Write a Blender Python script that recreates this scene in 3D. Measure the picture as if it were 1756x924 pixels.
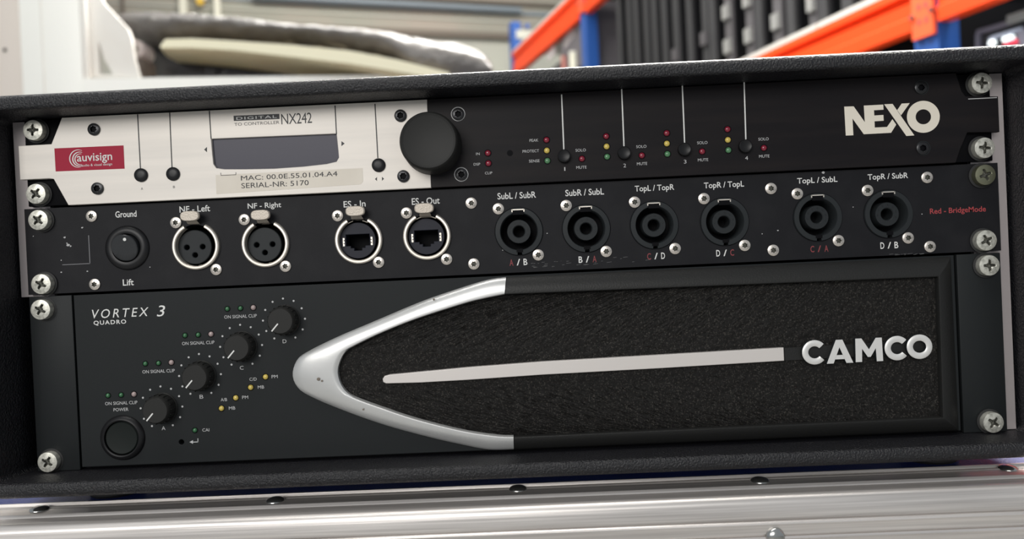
import bpy, bmesh, math, random
from math import sin, cos, pi, radians, tan
from mathutils import Vector, Matrix, noise
random.seed(7)
sc = bpy.context.scene
for o in list(bpy.data.objects): bpy.data.objects.remove(o)
C = sc.collection
MM = 0.001

# ---------------------------------------------------------------- camera
CAMP = Vector((8.189, -375.53, -83.417))            # mm, panel fronts are the plane y = 0, top of the first panel z = 0
RM = Matrix(((0.99879107, -0.01794911, 0.04576281),
             (0.01757591, 0.99980902, 0.00854457),
             (-0.04590744, -0.00772992, 0.99891579)))   # columns: right, forward, up
F = 1300.0
cam_d = bpy.data.cameras.new('camera'); cam = bpy.data.objects.new('camera', cam_d); C.objects.link(cam)
rt, fw, up = RM.col[0], RM.col[1], RM.col[2]
m = Matrix.Identity(4)
for i in range(3):
    m[i][0] = rt[i]; m[i][1] = up[i]; m[i][2] = -fw[i]; m[i][3] = CAMP[i]*MM
cam.matrix_world = m
cam_d.sensor_width = 36; cam_d.lens = F/1756*36
cam_d.clip_start = 0.01; cam_d.clip_end = 60
cam_d.dof.use_dof = True; cam_d.dof.focus_distance = 0.372; cam_d.dof.aperture_fstop = 7.6
sc.camera = cam

# ---------------------------------------------------------------- world, lamps, exposure
w = bpy.data.worlds.new('world'); sc.world = w; w.use_nodes = True
w.node_tree.nodes['Background'].inputs[0].default_value = (0.86, 0.93, 1.0, 1)
w.node_tree.nodes['Background'].inputs[1].default_value = 0.38
sc.view_settings.view_transform = 'Standard'; sc.view_settings.look = 'None'
sc.view_settings.gamma = 1; sc.view_settings.exposure = 0.0; sc.view_settings.use_curve_mapping = False
def area(name, loc, target, sx, sy, power, col=(1, 0.97, 0.92)):
    l = bpy.data.lights.new(name, 'AREA'); l.shape = 'RECTANGLE'; l.size = sx; l.size_y = sy; l.energy = power; l.color = col
    o = bpy.data.objects.new(name, l); C.objects.link(o); o.location = loc
    o.rotation_euler = (Vector(target)-Vector(loc)).to_track_quat('-Z', 'Y').to_euler()
    return o
area('roller_door_daylight', (-1.3, -4.0, 1.25), (0, 0, -0.1), 2.6, 1.6, 105, (1, 0.975, 0.94))
area('ceiling_tube_near', (1.0, 1.9, 2.1), (0.4, 0.4, 0), 2.4, 0.25, 210)
area('ceiling_tube_left', (-1.3, 0.9, 2.4), (-0.9, 1.7, 0.2), 1.6, 0.25, 22)
area('ceiling_tube_far', (-0.6, 4.6, 2.9), (-0.6, 5.2, 0), 3.0, 0.3, 95)
area('ceiling_tube_front', (0.2, -0.35, 2.3), (0.1, -0.2, 0), 3.0, 0.3, 36)
area('ceiling_tube_aisle', (0.2, 2.6, 2.6), (1.2, 3.0, 0.5), 0.3, 3.0, 90)

# ---------------------------------------------------------------- helpers
def ray(px, py):
    return RM @ Vector(((px-878)/F, 1, -(py-462)/F))
def at(px, py, y=0.0):
    "point (mm) where the sight line through a photo pixel meets the plane y"
    d = ray(px, py); t = (y-CAMP.y)/d.y; p = CAMP+d*t
    return (p.x, p.z)
def atz(px, py, z):
    d = ray(px, py); t = (z-CAMP.z)/d.z; p = CAMP+d*t
    return (p.x, p.y)
def far(px, py, y):
    "same, y in metres, result in mm"
    x, z = at(px, py, y*1000); return (x, y*1000, z)

def mat(name, col, rough=0.5, metal=0.0, bump=None, var=None, emis=None, spec=0.5, aniso=0.0, coat=0, alpha=None):
    M = bpy.data.materials.new(name); M.use_nodes = True
    nt = M.node_tree; b = nt.nodes['Principled BSDF']; L = nt.links.new
    b.inputs['Base Color'].default_value = (*col, 1); b.inputs['Roughness'].default_value = rough
    b.inputs['Metallic'].default_value = metal; b.inputs['Specular IOR Level'].default_value = spec
    if coat: b.inputs['Coat Weight'].default_value = coat; b.inputs['Coat Roughness'].default_value = 0.15
    if emis: b.inputs['Emission Color'].default_value = (*emis[0], 1); b.inputs['Emission Strength'].default_value = emis[1]
    tc = nt.nodes.new('ShaderNodeTexCoord')
    def nz(scale, stretch=(1, 1, 1), detail=3):
        mp = nt.nodes.new('ShaderNodeMapping'); mp.inputs['Scale'].default_value = stretch
        L(tc.outputs['Object'], mp.inputs[0])
        n = nt.nodes.new('ShaderNodeTexNoise'); n.inputs['Scale'].default_value = scale; n.inputs['Detail'].default_value = detail
        L(mp.outputs[0], n.inputs['Vector']); return n
    if bump:
        for_s, dist, strength = bump[:3]; st = bump[3] if len(bump) > 3 else (1, 1, 1)
        n = nz(for_s, st)
        bp = nt.nodes.new('ShaderNodeBump'); bp.inputs['Distance'].default_value = dist; bp.inputs['Strength'].default_value = strength
        L(n.outputs['Fac'], bp.inputs['Height']); L(bp.outputs[0], b.inputs['Normal'])
    if var:      # (scale, colour2, low, high, stretch)
        st = var[4] if len(var) > 4 else (1, 1, 1)
        n = nz(var[0], st, 5)
        r = nt.nodes.new('ShaderNodeMapRange'); r.inputs['From Min'].default_value = var[2]; r.inputs['From Max'].default_value = var[3]
        mx = nt.nodes.new('ShaderNodeMix'); mx.data_type = 'RGBA'
        mx.inputs[6].default_value = (*col, 1); mx.inputs[7].default_value = (*var[1], 1)
        L(n.outputs['Fac'], r.inputs[0]); L(r.outputs[0], mx.inputs[0]); L(mx.outputs[2], b.inputs['Base Color'])
    return M

class MB:
    "collects geometry in mm; build() links it as one mesh object"
    def __init__(s): s.v = []; s.f = []; s.mi = []; s.cur = 0
    def add(s, vs, fs):
        n = len(s.v); s.v += [tuple(v) for v in vs]
        for f in fs: s.f.append([i+n for i in f]); s.mi.append(s.cur)
    def box(s, x0, x1, y0, y1, z0, z1, bv=0):
        if bv <= 0:
            vs = [(x, y, z) for x in (x0, x1) for y in (y0, y1) for z in (z0, z1)]
            s.add(vs, [(0, 1, 3, 2), (4, 6, 7, 5), (0, 4, 5, 1), (2, 3, 7, 6), (0, 2, 6, 4), (1, 5, 7, 3)])
        else:
            bm = bmesh.new(); bmesh.ops.create_cube(bm, size=1)
            for v in bm.verts: v.co = Vector(((x0+x1)/2+v.co.x*(x1-x0), (y0+y1)/2+v.co.y*(y1-y0), (z0+z1)/2+v.co.z*(z1-z0)))
            bmesh.ops.bevel(bm, geom=bm.edges[:], offset=bv, segments=2, affect='EDGES', profile=0.5)
            bm.verts.index_update()
            s.add([v.co for v in bm.verts], [[v.index for v in f.verts] for f in bm.faces]); bm.free()
    def lathe(s, cx, cz, prof, n=32, cap0=False, cap1=True, sx=1, sz=1, a0=None, a1=None):
        "prof: (radius, y) list turned about the y axis; ring part if a0,a1"
        full = a0 is None
        k = n if full else n+1
        vs = []
        for r, y in prof:
            for i in range(k):
                a = 2*pi*i/n if full else a0+(a1-a0)*i/n
                vs.append((cx+r*cos(a)*sx, y, cz+r*sin(a)*sz))
        fs = []
        for j in range(len(prof)-1):
            for i in range(k if full else n):
                a, b = j*k+i, j*k+(i+1) % k
                fs.append((a, b, b+k, a+k))
        if full:
            if cap0: fs.append(tuple(range(k))[::-1])
            if cap1: fs.append(tuple((len(prof)-1)*k+i for i in range(k)))
        else:
            fs.append([j*k for j in range(len(prof))]); fs.append([j*k+k-1 for j in range(len(prof))][::-1])
        s.add(vs, fs)
    def prism(s, pts, y0, y1):
        "polygon in x,z extruded from y0 (front) to y1"
        n = len(pts)
        vs = [(x, y0, z) for x, z in pts]+[(x, y1, z) for x, z in pts]
        s.add(vs, [tuple(range(n)), tuple(range(n, 2*n))[::-1]]+[(i, i+n, (i+1) % n+n, (i+1) % n) for i in range(n)])
    def prism3(s, pts, off):
        n = len(pts); off = Vector(off)
        vs = [Vector(p) for p in pts]+[Vector(p)+off for p in pts]
        s.add(vs, [tuple(range(n)), tuple(range(n, 2*n))[::-1]]+[(i, i+n, (i+1) % n+n, (i+1) % n) for i in range(n)])
    def obox(s, o, u, v, w_):
        o, u, v, w_ = map(Vector, (o, u, v, w_))
        vs = [o+u*a+v*b+w_*c for a in (0, 1) for b in (0, 1) for c in (0, 1)]
        s.add(vs, [(0, 1, 3, 2), (4, 6, 7, 5), (0, 4, 5, 1), (2, 3, 7, 6), (0, 2, 6, 4), (1, 5, 7, 3)])
    def grid(s, rows, close=False):
        n = len(rows[0]); vs = [p for r in rows for p in r]; fs = []
        for j in range(len(rows)-1):
            for i in range(n if close else n-1):
                a = j*n+i; b = j*n+(i+1) % n
                fs.append((a, b, b+n, a+n))
        s.add(vs, fs)
    def tube(s, pts, r, n=8):
        rows = []
        for i, p in enumerate(pts):
            p = Vector(p); q = Vector(pts[min(i+1, len(pts)-1)])-Vector(pts[max(i-1, 0)]); q.normalize()
            a = q.cross(Vector((0, 0, 1))) if abs(q.z) < .9 else q.cross(Vector((1, 0, 0))); a.normalize(); b = q.cross(a)
            rows.append([p+(a*cos(2*pi*k/n)+b*sin(2*pi*k/n))*r for k in range(n)])
        s.grid(rows, True)
        s.add(rows[0], [tuple(range(n))]); s.add(rows[-1], [tuple(range(n))[::-1]])
    def mesh(s, name, mats, smooth=True, origin=(0, 0, 0)):
        me = bpy.data.meshes.new(name); ox, oy, oz = origin
        me.from_pydata([((x-ox)*MM, (y-oy)*MM, (z-oz)*MM) for x, y, z in s.v], [], s.f)
        for m_ in (mats if isinstance(mats, (list, tuple)) else [mats]): me.materials.append(m_)
        me.polygons.foreach_set('material_index', s.mi)
        bm = bmesh.new(); bm.from_mesh(me); bmesh.ops.recalc_face_normals(bm, faces=bm.faces[:]); bm.to_mesh(me); bm.free()
        if smooth:
            me.polygons.foreach_set('use_smooth', [True]*len(me.polygons))
            me.set_sharp_from_angle(angle=radians(38))
        return me
    def build(s, name, mats, parent=None, smooth=True, label=None, origin=None):
        og = origin or (0, 0, 0)
        return link(name, s.mesh(name, mats, smooth, og), parent, label, og)

def link(name, me, parent=None, label=None, loc=(0, 0, 0)):
    o = bpy.data.objects.new(name, me); C.objects.link(o)
    if parent is not None:
        o.parent = parent
        pw = Vector((0, 0, 0)); q = parent
        while q is not None: pw += q.location; q = q.parent
        o.location = Vector(loc)*MM-pw
    else: o.location = Vector(loc)*MM
    if label: o['label'] = label
    return o
def thing(name, label, cat, loc=(0, 0, 0), group=None):
    o = bpy.data.objects.new(name, None); C.objects.link(o); o.location = Vector(loc)*MM
    o.empty_display_size = 0.02
    o['label'] = label; o['category'] = cat
    if group: o['group'] = group
    return o
def tag(o, label, cat, group=None):
    o['label'] = label; o['category'] = cat
    if group: o['group'] = group
    return o

def flat(name, loops, y0, y1, m_, parent, bevel=0, label=None):
    "plate in the x,z plane with holes: loops of (x,z) mm; front face y0, back y1"
    cu = bpy.data.curves.new('tmp', 'CURVE'); cu.dimensions = '2D'; cu.fill_mode = 'BOTH'
    th = (y1-y0)/2
    cu.extrude = th-bevel; cu.bevel_depth = bevel; cu.bevel_resolution = 1; cu.offset = -bevel
    for lp in loops:
        sp = cu.splines.new('POLY'); sp.points.add(len(lp)-1); sp.use_cyclic_u = True
        for p, q in zip(sp.points, lp): p.co = (q[0], q[1], 0, 1)
    ob = bpy.data.objects.new('tmp', cu); me0 = bpy.data.meshes.new_from_object(ob)
    me0.transform(Matrix(((MM, 0, 0, 0), (0, 0, -MM, (y0+y1)/2*MM), (0, MM, 0, 0), (0, 0, 0, 1))))
    me0.name = name; me0.materials.clear(); me0.materials.append(m_)
    me0.polygons.foreach_set('use_smooth', [False]*len(me0.polygons))
    me0.polygons.foreach_set('material_index', [0]*len(me0.polygons))
    bpy.data.objects.remove(ob); bpy.data.curves.remove(cu)
    return link(name, me0, parent, label)
def text(s, px, py, wpx, hpx, y, m_, parent, weight=0.0, shear=0.0, spacing=1.0, name='lettering', th=0.12, label=None):
    "printed or raised text fitted to a box of wpx by hpx photo pixels about the point (px,py) of the plane y"
    cu = bpy.data.curves.new('tmp', 'FONT'); cu.body = s; cu.size = 1; cu.extrude = 0.0; cu.offset = weight; cu.shear = shear
    cu.space_character = spacing; cu.resolution_u = 3
    ob = bpy.data.objects.new('tmp', cu); me = bpy.data.meshes.new_from_object(ob)
    xs = [v.co.x for v in me.vertices]; ys = [v.co.y for v in me.vertices]
    if not xs: return
    x0, x1, z0, z1 = min(xs), max(xs), min(ys), max(ys)
    k = (y-CAMP.y)/F
    sx, sz = wpx*k/(x1-x0), hpx*k/(z1-z0); cx, cz = at(px, py, y)
    bm = bmesh.new(); bm.from_mesh(me)
    if th > 0.3:
        r = bmesh.ops.extrude_face_region(bm, geom=bm.faces[:])
        for v in [g for g in r['geom'] if isinstance(g, bmesh.types.BMVert)]: v.co.z = -th/max(sx, 1e-6)*sx
    for v in bm.verts:
        X, Z, T = v.co.x, v.co.y, v.co.z
        v.co = Vector(((cx+(X-(x0+x1)/2)*sx)*MM, (y-T-0.06)*MM, (cz+(Z-(z0+z1)/2)*sz)*MM))
    bm.normal_update()
    bm.to_mesh(me); bm.free(); me.materials.clear(); me.materials.append(m_); me.name = name
    me.polygons.foreach_set('material_index', [0]*len(me.polygons))
    bpy.data.objects.remove(ob); bpy.data.curves.remove(cu)
    return link(name, me, parent, label)
def circ(cx, cz, r, n=40, a0=0):
    return [(cx+r*cos(a0+2*pi*i/n), cz+r*sin(a0+2*pi*i/n)) for i in range(n)]
def pts(pl, y=0.0): return [at(a, b, y) for a, b in pl]
def catmull(p, n):
    "resample a polyline smoothly to n points by arc length"
    q = []
    for i in range(len(p)-1):
        p0, p1, p2, p3 = p[max(i-1, 0)], p[i], p[i+1], p[min(i+2, len(p)-1)]
        for k in range(12):
            t = k/12
            q.append(tuple(0.5*((2*p1[c])+(-p0[c]+p2[c])*t+(2*p0[c]-5*p1[c]+4*p2[c]-p3[c])*t*t+(-p0[c]+3*p1[c]-3*p2[c]+p3[c])*t**3) for c in (0, 1)))
    q.append(p[-1])
    d = [0]
    for a, b in zip(q, q[1:]): d.append(d[-1]+math.dist(a, b))
    out = []; j = 0
    for i in range(n):
        s_ = d[-1]*i/(n-1)
        while j < len(q)-2 and d[j+1] < s_: j += 1
        t = (s_-d[j])/max(d[j+1]-d[j], 1e-9); out.append(tuple(q[j][c]+(q[j+1][c]-q[j][c])*t for c in (0, 1)))
    return out

# ---------------------------------------------------------------- materials
M = {}
M['case'] = mat('textured_black_plastic', (0.0085, 0.0085, 0.0105), 0.32, bump=(1000, 0.0008, 1.0), spec=0.42)
M['silver_plate'] = mat('brushed_silver', (0.74, 0.69, 0.63), 0.45, 0.12, var=(60, (0.66, 0.62, 0.57), 0.35, 0.7, (0.15, 1, 3)), bump=(400, 0.00005, 0.25, (0.04, 1, 3)))
M['black_plate'] = mat('black_anodised', (0.0100, 0.0088, 0.0100), 0.45, var=(90, (0.0145, 0.012, 0.0125), 0.4, 0.7, (0.2, 1, 2)), spec=0.12)
M['patch'] = mat('black_powder_coat', (0.0105, 0.0105, 0.0125), 0.5, bump=(2500, 0.0001, 0.3), var=(70, (0.014, 0.014, 0.016), 0.45, 0.7), spec=0.15)
M['amp'] = mat('dark_grey_coat', (0.0145, 0.0165, 0.0175), 0.48, bump=(2500, 0.0001, 0.25), spec=0.16)
M['gap'] = mat('deep_black', (0.002, 0.002, 0.003), 0.6, spec=0.1)
M['plastic'] = mat('black_plastic', (0.009, 0.009, 0.010), 0.38, spec=0.3)
M['plastic_grey'] = mat('charcoal_plastic', (0.020, 0.023, 0.025), 0.45, spec=0.2)
M['knob'] = mat('soft_black_knob', (0.020, 0.020, 0.019), 0.5, spec=0.2)
M['zinc'] = mat('zinc_screw', (0.66, 0.65, 0.58), 0.42, 0.6, bump=(600, 0.0002, 0.5), var=(500, (0.30, 0.30, 0.26), 0.45, 0.75))
M['zinc_dark'] = mat('grimy_recess', (0.14, 0.14, 0.115), 0.6, 0.3, var=(900, (0.03, 0.03, 0.025), 0.35, 0.65))
M['olive_zinc'] = mat('olive_dark_zinc', (0.22, 0.22, 0.15), 0.35, 0.8, bump=(600, 0.0002, 0.4))
M['torx'] = mat('nickel_screw', (0.72, 0.66, 0.60), 0.32, 0.8, var=(700, (0.45, 0.42, 0.38), 0.45, 0.7))
M['black_screw'] = mat('black_screw', (0.03, 0.03, 0.032), 0.3, 0.6)
M['ring'] = mat('satin_nickel', (0.76, 0.70, 0.62), 0.36, 0.75)
M['tab'] = mat('cast_nickel', (0.48, 0.43, 0.37), 0.48, 0.5, bump=(1500, 0.0002, 0.8))
M['white'] = mat('white_print', (0.72, 0.72, 0.70), 0.6)
M['white_dim'] = mat('grey_print', (0.50, 0.50, 0.50), 0.6)
M['logo'] = mat('cream_silver_print', (0.80, 0.74, 0.63), 0.45, 0.1)
M['camco'] = mat('satin_silver_letters', (0.74, 0.73, 0.71), 0.38, 0.35)
M['trim'] = mat('painted_silver', (0.62, 0.62, 0.61), 0.33, 0.55, bump=(300, 0.00005, 0.3), var=(35, (0.54, 0.54, 0.53), 0.4, 0.8))
M['trim_bar'] = mat('silver_bar', (0.66, 0.62, 0.59), 0.42, 0.3)
M['redprint'] = mat('dark_red_print', (0.22, 0.035, 0.04), 0.6)
M['red_bright'] = mat('red_print', (0.36, 0.045, 0.05), 0.6)
M['blackprint'] = mat('black_print', (0.015, 0.015, 0.018), 0.5)
M['red_sticker'] = mat('crimson_sticker', (0.36, 0.018, 0.045), 0.5, spec=0.15)
M['paper'] = mat('clear_label', (0.66, 0.60, 0.51), 0.4, var=(80, (0.70, 0.64, 0.55), 0.4, 0.7))
M['lcd'] = mat('grey_display', (0.052, 0.050, 0.070), 0.3, spec=0.2)
M['led_r'] = mat('red_led', (0.22, 0.012, 0.03), 0.18, spec=0.7)
M['led_y'] = mat('yellow_led', (0.62, 0.47, 0.10), 0.22, spec=0.7)
M['led_g'] = mat('green_led', (0.08, 0.22, 0.10), 0.2, spec=0.7)
M['led_gd'] = mat('dark_green_led', (0.03, 0.13, 0.05), 0.2, spec=0.7)
M['led_c'] = mat('clear_led', (0.36, 0.28, 0.27), 0.2, spec=0.7)
M['foam'] = mat('black_foam', (0.007, 0.0065, 0.006), 0.7, var=(1400, (0.055, 0.050, 0.044), 0.54, 0.72), spec=0.2)
M['alu'] = mat('drawn_aluminium', (0.74, 0.70, 0.67), 0.34, 0.62, bump=(500, 0.00012, 0.55, (0.02, 2, 2)), var=(300, (0.50, 0.47, 0.45), 0.35, 0.7, (0.03, 2, 2)))
M['rail'] = mat('rack_rail_metal', (0.55, 0.50, 0.50), 0.4, 0.6)
M['rivet'] = mat('steel_rivet', (0.5, 0.5, 0.48), 0.18, 0.95)
M['blue_lam'] = mat('blue_textured_laminate', (0.018, 0.035, 0.19), 0.45, bump=(900, 0.0006, 1.0), spec=0.35)
M['rubber'] = mat('rubber', (0.015, 0.015, 0.015), 0.7)

# ================================================================ SETTING
PH = radians(17.5)
UV = Vector((-sin(PH), cos(PH), 0)); VV = Vector((cos(PH), sin(PH), 0))     # along the racks, along the back wall
FLOOR = -1150.0
def struct(o): o['kind'] = 'structure'; return o
M['floor'] = mat('painted_concrete', (0.30, 0.30, 0.29), 0.5, var=(3, (0.24, 0.24, 0.23), 0.4, 0.7))
M['wall'] = mat('beige_cladding', (0.40, 0.35, 0.29), 0.7, var=(1.2, (0.33, 0.33, 0.27), 0.4, 0.65))
M['wall_low'] = mat('pale_wall_paint', (0.50, 0.50, 0.42), 0.7, var=(1.5, (0.46, 0.45, 0.40), 0.4, 0.65))
M['band_dark'] = mat('taupe_ledge', (0.17, 0.14, 0.11), 0.7)
M['pipe'] = mat('grey_blue_pipe', (0.24, 0.28, 0.31), 0.45)
M['column_paint'] = mat('bright_white_paint', (0.84, 0.84, 0.79), 0.5)
M['white_paint'] = mat('white_paint', (0.76, 0.74, 0.69), 0.5, var=(6, (0.70, 0.66, 0.60), 0.4, 0.7))
M['grey_paint'] = mat('pale_grey_paint', (0.58, 0.53, 0.48), 0.5)
b = MB(); b.box(-6000, 6000, -5000, 11000, FLOOR-100, FLOOR); struct(b.build('floor', M['floor']))
# back wall: runs along VV; passes through the sight line of pixel 730 at 6.6 m
WP = Vector(far(730, 60, 6.6)); WP.z = 0
def wall_z(px, py):      # height on the wall plane of a photo pixel
    d = ray(px, py); n = UV; t = (WP-CAMP).dot(n)/d.dot(n); return CAMP+d*t
zl = wall_z(730, 59).z
b = MB(); b.obox(WP-VV*5500+Vector((0, 0, zl)), VV*11000, UV*150, (0, 0, 2200)); upper = b
struct(upper.build('wall_back', M['wall']))
b = MB(); b.obox(WP-VV*5500+Vector((0, 0, FLOOR)), VV*11000, UV*150, (0, 0, zl-FLOOR)); struct(b.build('wall_back_lower', M['wall_low']))
def wall_strip(px, y0, y1, dep, nm, m_, x0=-3000, x1=6000):
    za, zb = wall_z(px, y1).z, wall_z(px, y0).z
    b = MB(); b.obox(WP+VV*x0-UV*dep+Vector((0, 0, za)), VV*(x1-x0), UV*dep, (0, 0, zb-za)); return struct(b.build(nm, m_))
wall_strip(730, 54, 64, 60, 'trim_1', M['band_dark'])
wall_strip(730, 12, 18, 20, 'trim_2', M['pipe'])
wall_strip(730, 30, 33, 14, 'trim_3', M['wall_low'])
wall_strip(730, -3, 2, 40, 'trim_4', M['band_dark'])
pb = MB(); zc = wall_z(600, 8).z
pb.tube([WP-VV*1500-UV*90+Vector((0, 0, zc)), WP+VV*900-UV*90+Vector((0, 0, zc))], 26, 12)
tag(pb.build('pipe', M['pipe']), 'grey blue pipe running level along top of the back wall', 'pipe')
M['cream'] = mat('cream_plastic', (0.78, 0.76, 0.62), 0.5)
M['yellow'] = mat('yellow_plastic', (0.75, 0.48, 0.04), 0.5)
for px, wd, lab in ((316, 60, 'pale green vertical conduit on back wall, left of the yellow tag'), (374, 50, 'cream vertical conduit on back wall, right of the yellow tag')):
    p0 = wall_z(px, 34); b = MB(); b.obox(Vector((p0.x, p0.y, p0.z))-UV*50-VV*wd/2, VV*wd, UV*50, (0, 0, 700))
    tag(b.build('conduit', M['cream']), lab, 'conduit', 'conduits on the back wall')
p0 = wall_z(347, 8); t = thing('valve', 'small white valve with a yellow tag on the back wall', 'valve', (p0.x, p0.y, p0.z))
b = MB(); b.obox(p0-UV*80-VV*45+Vector((0, 0, 20)), VV*90, UV*80, (0, 0, 130)); b.build('valve_body', M['white_paint'], t)
b = MB(); b.tube([p0-UV*92-VV*10, p0-UV*60-VV*10], 32, 16); b.build('tag', M['yellow'], t, label='yellow round tag')
p0 = wall_z(212, 30)
b = MB(); b.obox(p0-UV*25-VV*12, VV*24, UV*25, (0, 0, 400)); struct(b.build('trim_5', M['band_dark']))

# ================================================================ LEFT: white shelving with bracket
Y = 1.55
def poly_far(pl, y): return [at(a, c, y*1000) for a, c in pl]
sh = thing('white_shelf', 'white painted shelving unit with angled side bracket at upper left', 'shelf', (far(60, 300, Y)[0], Y*1000, FLOOR))
xl, _, zt = far(30, 127, Y); zt = far(300, 127, Y)[2]
x35, x137 = far(35, 80, Y)[0], far(139, 80, Y)[0]
b = MB(); b.box(x35, x137, Y*1000, Y*1000+60, FLOOR, 1400, 3); b.build('column', M['column_paint'], sh)
b = MB(); b.box(far(72, 80, Y)[0], far(74, 80, Y)[0], Y*1000-2, Y*1000+2, FLOOR, 1400); b.build('column_seam', M['white_paint'], sh)
b = MB(); b.box(x35-420, x35-2, Y*1000+14, Y*1000+40, FLOOR, 1400, 2); b.build('side_panel', M['grey_paint'], sh, label='pale grey side panel with a small drilled hole')
hx, hy, hz = far(7, 85, Y+0.01)
b = MB(); b.lathe(hx, hz, [(5, Y*1000+13), (4.5, Y*1000+12)], 16); b.build('hole_rim', M['gap'], sh)
xr_, yr_ = atz(760, 128, zt); x137b = x137+1
sd = Vector((xr_-x137b, yr_-Y*1000, 0)); sl = sd.length; sd.normalize(); sn = Vector((-sd.y, sd.x, 0)); so = Vector((x137b, Y*1000-4, 0))
b = MB(); b.obox(so+Vector((0, 0, zt-75)), sd*sl, sn*30, (0, 0, 75)); b.build('shelf_edge', M['column_paint'], sh)
b = MB(); b.obox(so+sn*30+Vector((0, 0, zt-30)), sd*(sl+60), sn*500, (0, 0, 28)); b.build('shelf_board', M['white_paint'], sh)
ya = Y*1000
outer = poly_far([(142, 129), (140, -40), (140, -60), (150, -60), (168, -2), (190, 22), (211, 44), (218, 62), (223, 98), (232, 129)], Y)
hole = poly_far([(160, 66), (163, 124), (186, 124), (172, 100)], Y)
flat('bracket', [outer, hole], ya+22, ya+34, M['white_paint'], sh, label='white angled bracket plate with triangular opening')
b = MB(); b.box(x137+1, x137+14, ya+2, ya+22, zt, 900); b.build('bracket_rib', M['white_paint'], sh)
# second panel behind the bracket
bx0, bz0 = at(160, 126, ya+120)
# roll between bracket and board
t = thing('tape_roll', 'small white roll lying on the shelf between bracket and wrapped board', 'roll', (far(240, 122, Y+.12)[0], ya+120, zt))
cx, cz = at(236, 88, ya+90)
b = MB(); b.lathe(cx, cz, [(14, ya+70), (26, ya+70), (27, ya+74), (27, ya+130), (14, ya+130), (14, ya+70)], 32, cap1=False)
b.build('tape', mat('pinkish_white_tape', (0.55, 0.48, 0.46), 0.35), t)
b = MB(); b.lathe(cx, cz, [(9, ya+72), (13.5, ya+72), (13.5, ya+128), (9, ya+128), (9, ya+72)], 24, cap1=False)
b.build('core', mat('tape_core', (0.6, 0.56, 0.5), 0.6), t)
b = MB(); b.box(cx-28, cx+26, ya+60, ya+135, zt-2, cz-27); tag(b.build('box', mat('brown_grey_card', (0.16, 0.13, 0.11), 0.7)), 'low dark brown box under the small white roll', 'box')
# ---- wrapped board
wb = thing('wrapped_board', 'long cream foam board wrapped in crinkled dark plastic on the white shelf', 'board', (far(500, 120, 1.75)[0], 1750, zt))
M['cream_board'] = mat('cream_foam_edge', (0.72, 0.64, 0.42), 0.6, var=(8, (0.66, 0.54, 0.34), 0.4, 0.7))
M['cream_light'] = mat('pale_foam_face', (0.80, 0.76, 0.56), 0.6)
M['wrap'] = mat('dark_plastic_wrap', (0.13, 0.122, 0.115), 0.3, var=(5, (0.17, 0.16, 0.15), 0.45, 0.65), bump=(22, 0.012, 0.5), spec=0.35)
# front face upper strip and inclined underside, left to right
topl = [(276, 76), (284, 67), (330, 66), (400, 70), (500, 77), (600, 87), (680, 102), (770, 124)]
midl = [(275, 82), (284, 82), (330, 82), (400, 86), (500, 97), (600, 109), (680, 122), (770, 138)]
lowl = [(277, 86), (286, 97), (330, 101), (400, 108), (500, 121), (600, 133), (680, 143), (770, 156)]
A_ = [Vector(far(a, c, 1.60)) for a, c in topl]; B_ = [Vector(far(a, c, 1.60)) for a, c in midl]; D_ = [Vector(far(a, c, 1.72)) for a, c in lowl]
E_ = [Vector((p.x, 2000, p.z+3)) for p in A_]
D2 = [Vector((p.x, 2000, p.z+10)) for p in D_]
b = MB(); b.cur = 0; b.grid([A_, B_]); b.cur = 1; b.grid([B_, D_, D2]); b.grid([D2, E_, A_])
b.add([A_[0], B_[0], D_[0], D2[0], E_[0]], [(0, 1, 2, 3, 4)]); b.add([A_[-1], B_[-1], D_[-1], D2[-1], E_[-1]], [(0, 1, 2, 3, 4)])
b.build('board', [M['cream_light'], M['cream_board']], wb)
# wrap: lofted lumpy body over and behind the board
upl = [(212, 50), (228, 38), (262, 30), (330, 31), (400, 37), (470, 46), (540, 53), (620, 57), (700, 66), (760, 76), (800, 84), (828, 96), (840, 108), (850, 124)]
lol = [(214, 62), (232, 70), (262, 78), (300, 80), (400, 76), (470, 80), (540, 84), (620, 96), (680, 112), (720, 150), (770, 160), (808, 160), (832, 158), (846, 156)]
U_ = catmull(upl, 120); Lw = catmull(lol, 120)
def closest(L_, x):
    for a, c in zip(L_, L_[1:]):
        if a[0] <= x <= c[0]: return a[1]+(c[1]-a[1])*(x-a[0])/max(c[0]-a[0], 1e-6)
    return L_[-1][1] if x > L_[-1][0] else L_[0][1]
rows = []
for i in range(120):
    x = 212+(846-212)*i/119; yu, yl = closest(U_, x), closest(Lw, x)
    pu, plw = Vector(far(x, yu, 1.72)), Vector(far(x, yl, 1.72)); c = (pu+plw)/2; hh = (pu.z-plw.z)/2
    row = []
    for k in range(40):
        a = 2*pi*k/40; ww = 105
        p = Vector((c.x, c.y+ww*-cos(a), c.z+hh*sin(a)))
        nv = noise.noise(Vector((p.x/35, p.y/45, p.z/22)))*7+noise.noise(Vector((p.x/12, p.y/18, p.z/10)))*3
        p += Vector((0, -cos(a), sin(a)))*nv*0.9
        row.append(p)
    rows.append(row)
b = MB(); b.grid(rows, True); b.add(rows[0], [tuple(range(40))]); b.add(rows[-1], [tuple(range(40))]); b.build('plastic_wrap', M['wrap'], wb)
# hanging dark fold under the board at left
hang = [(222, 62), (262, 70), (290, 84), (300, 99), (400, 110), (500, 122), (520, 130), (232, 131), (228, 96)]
b = MB(); b.prism([at(a, c, 1790) for a, c in hang], 1790, 1990); b.build('wrap_fold', mat('dark_wrap_fold', (0.012, 0.012, 0.018), 0.3, bump=(30, 0.01, 0.5)), wb)

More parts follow.
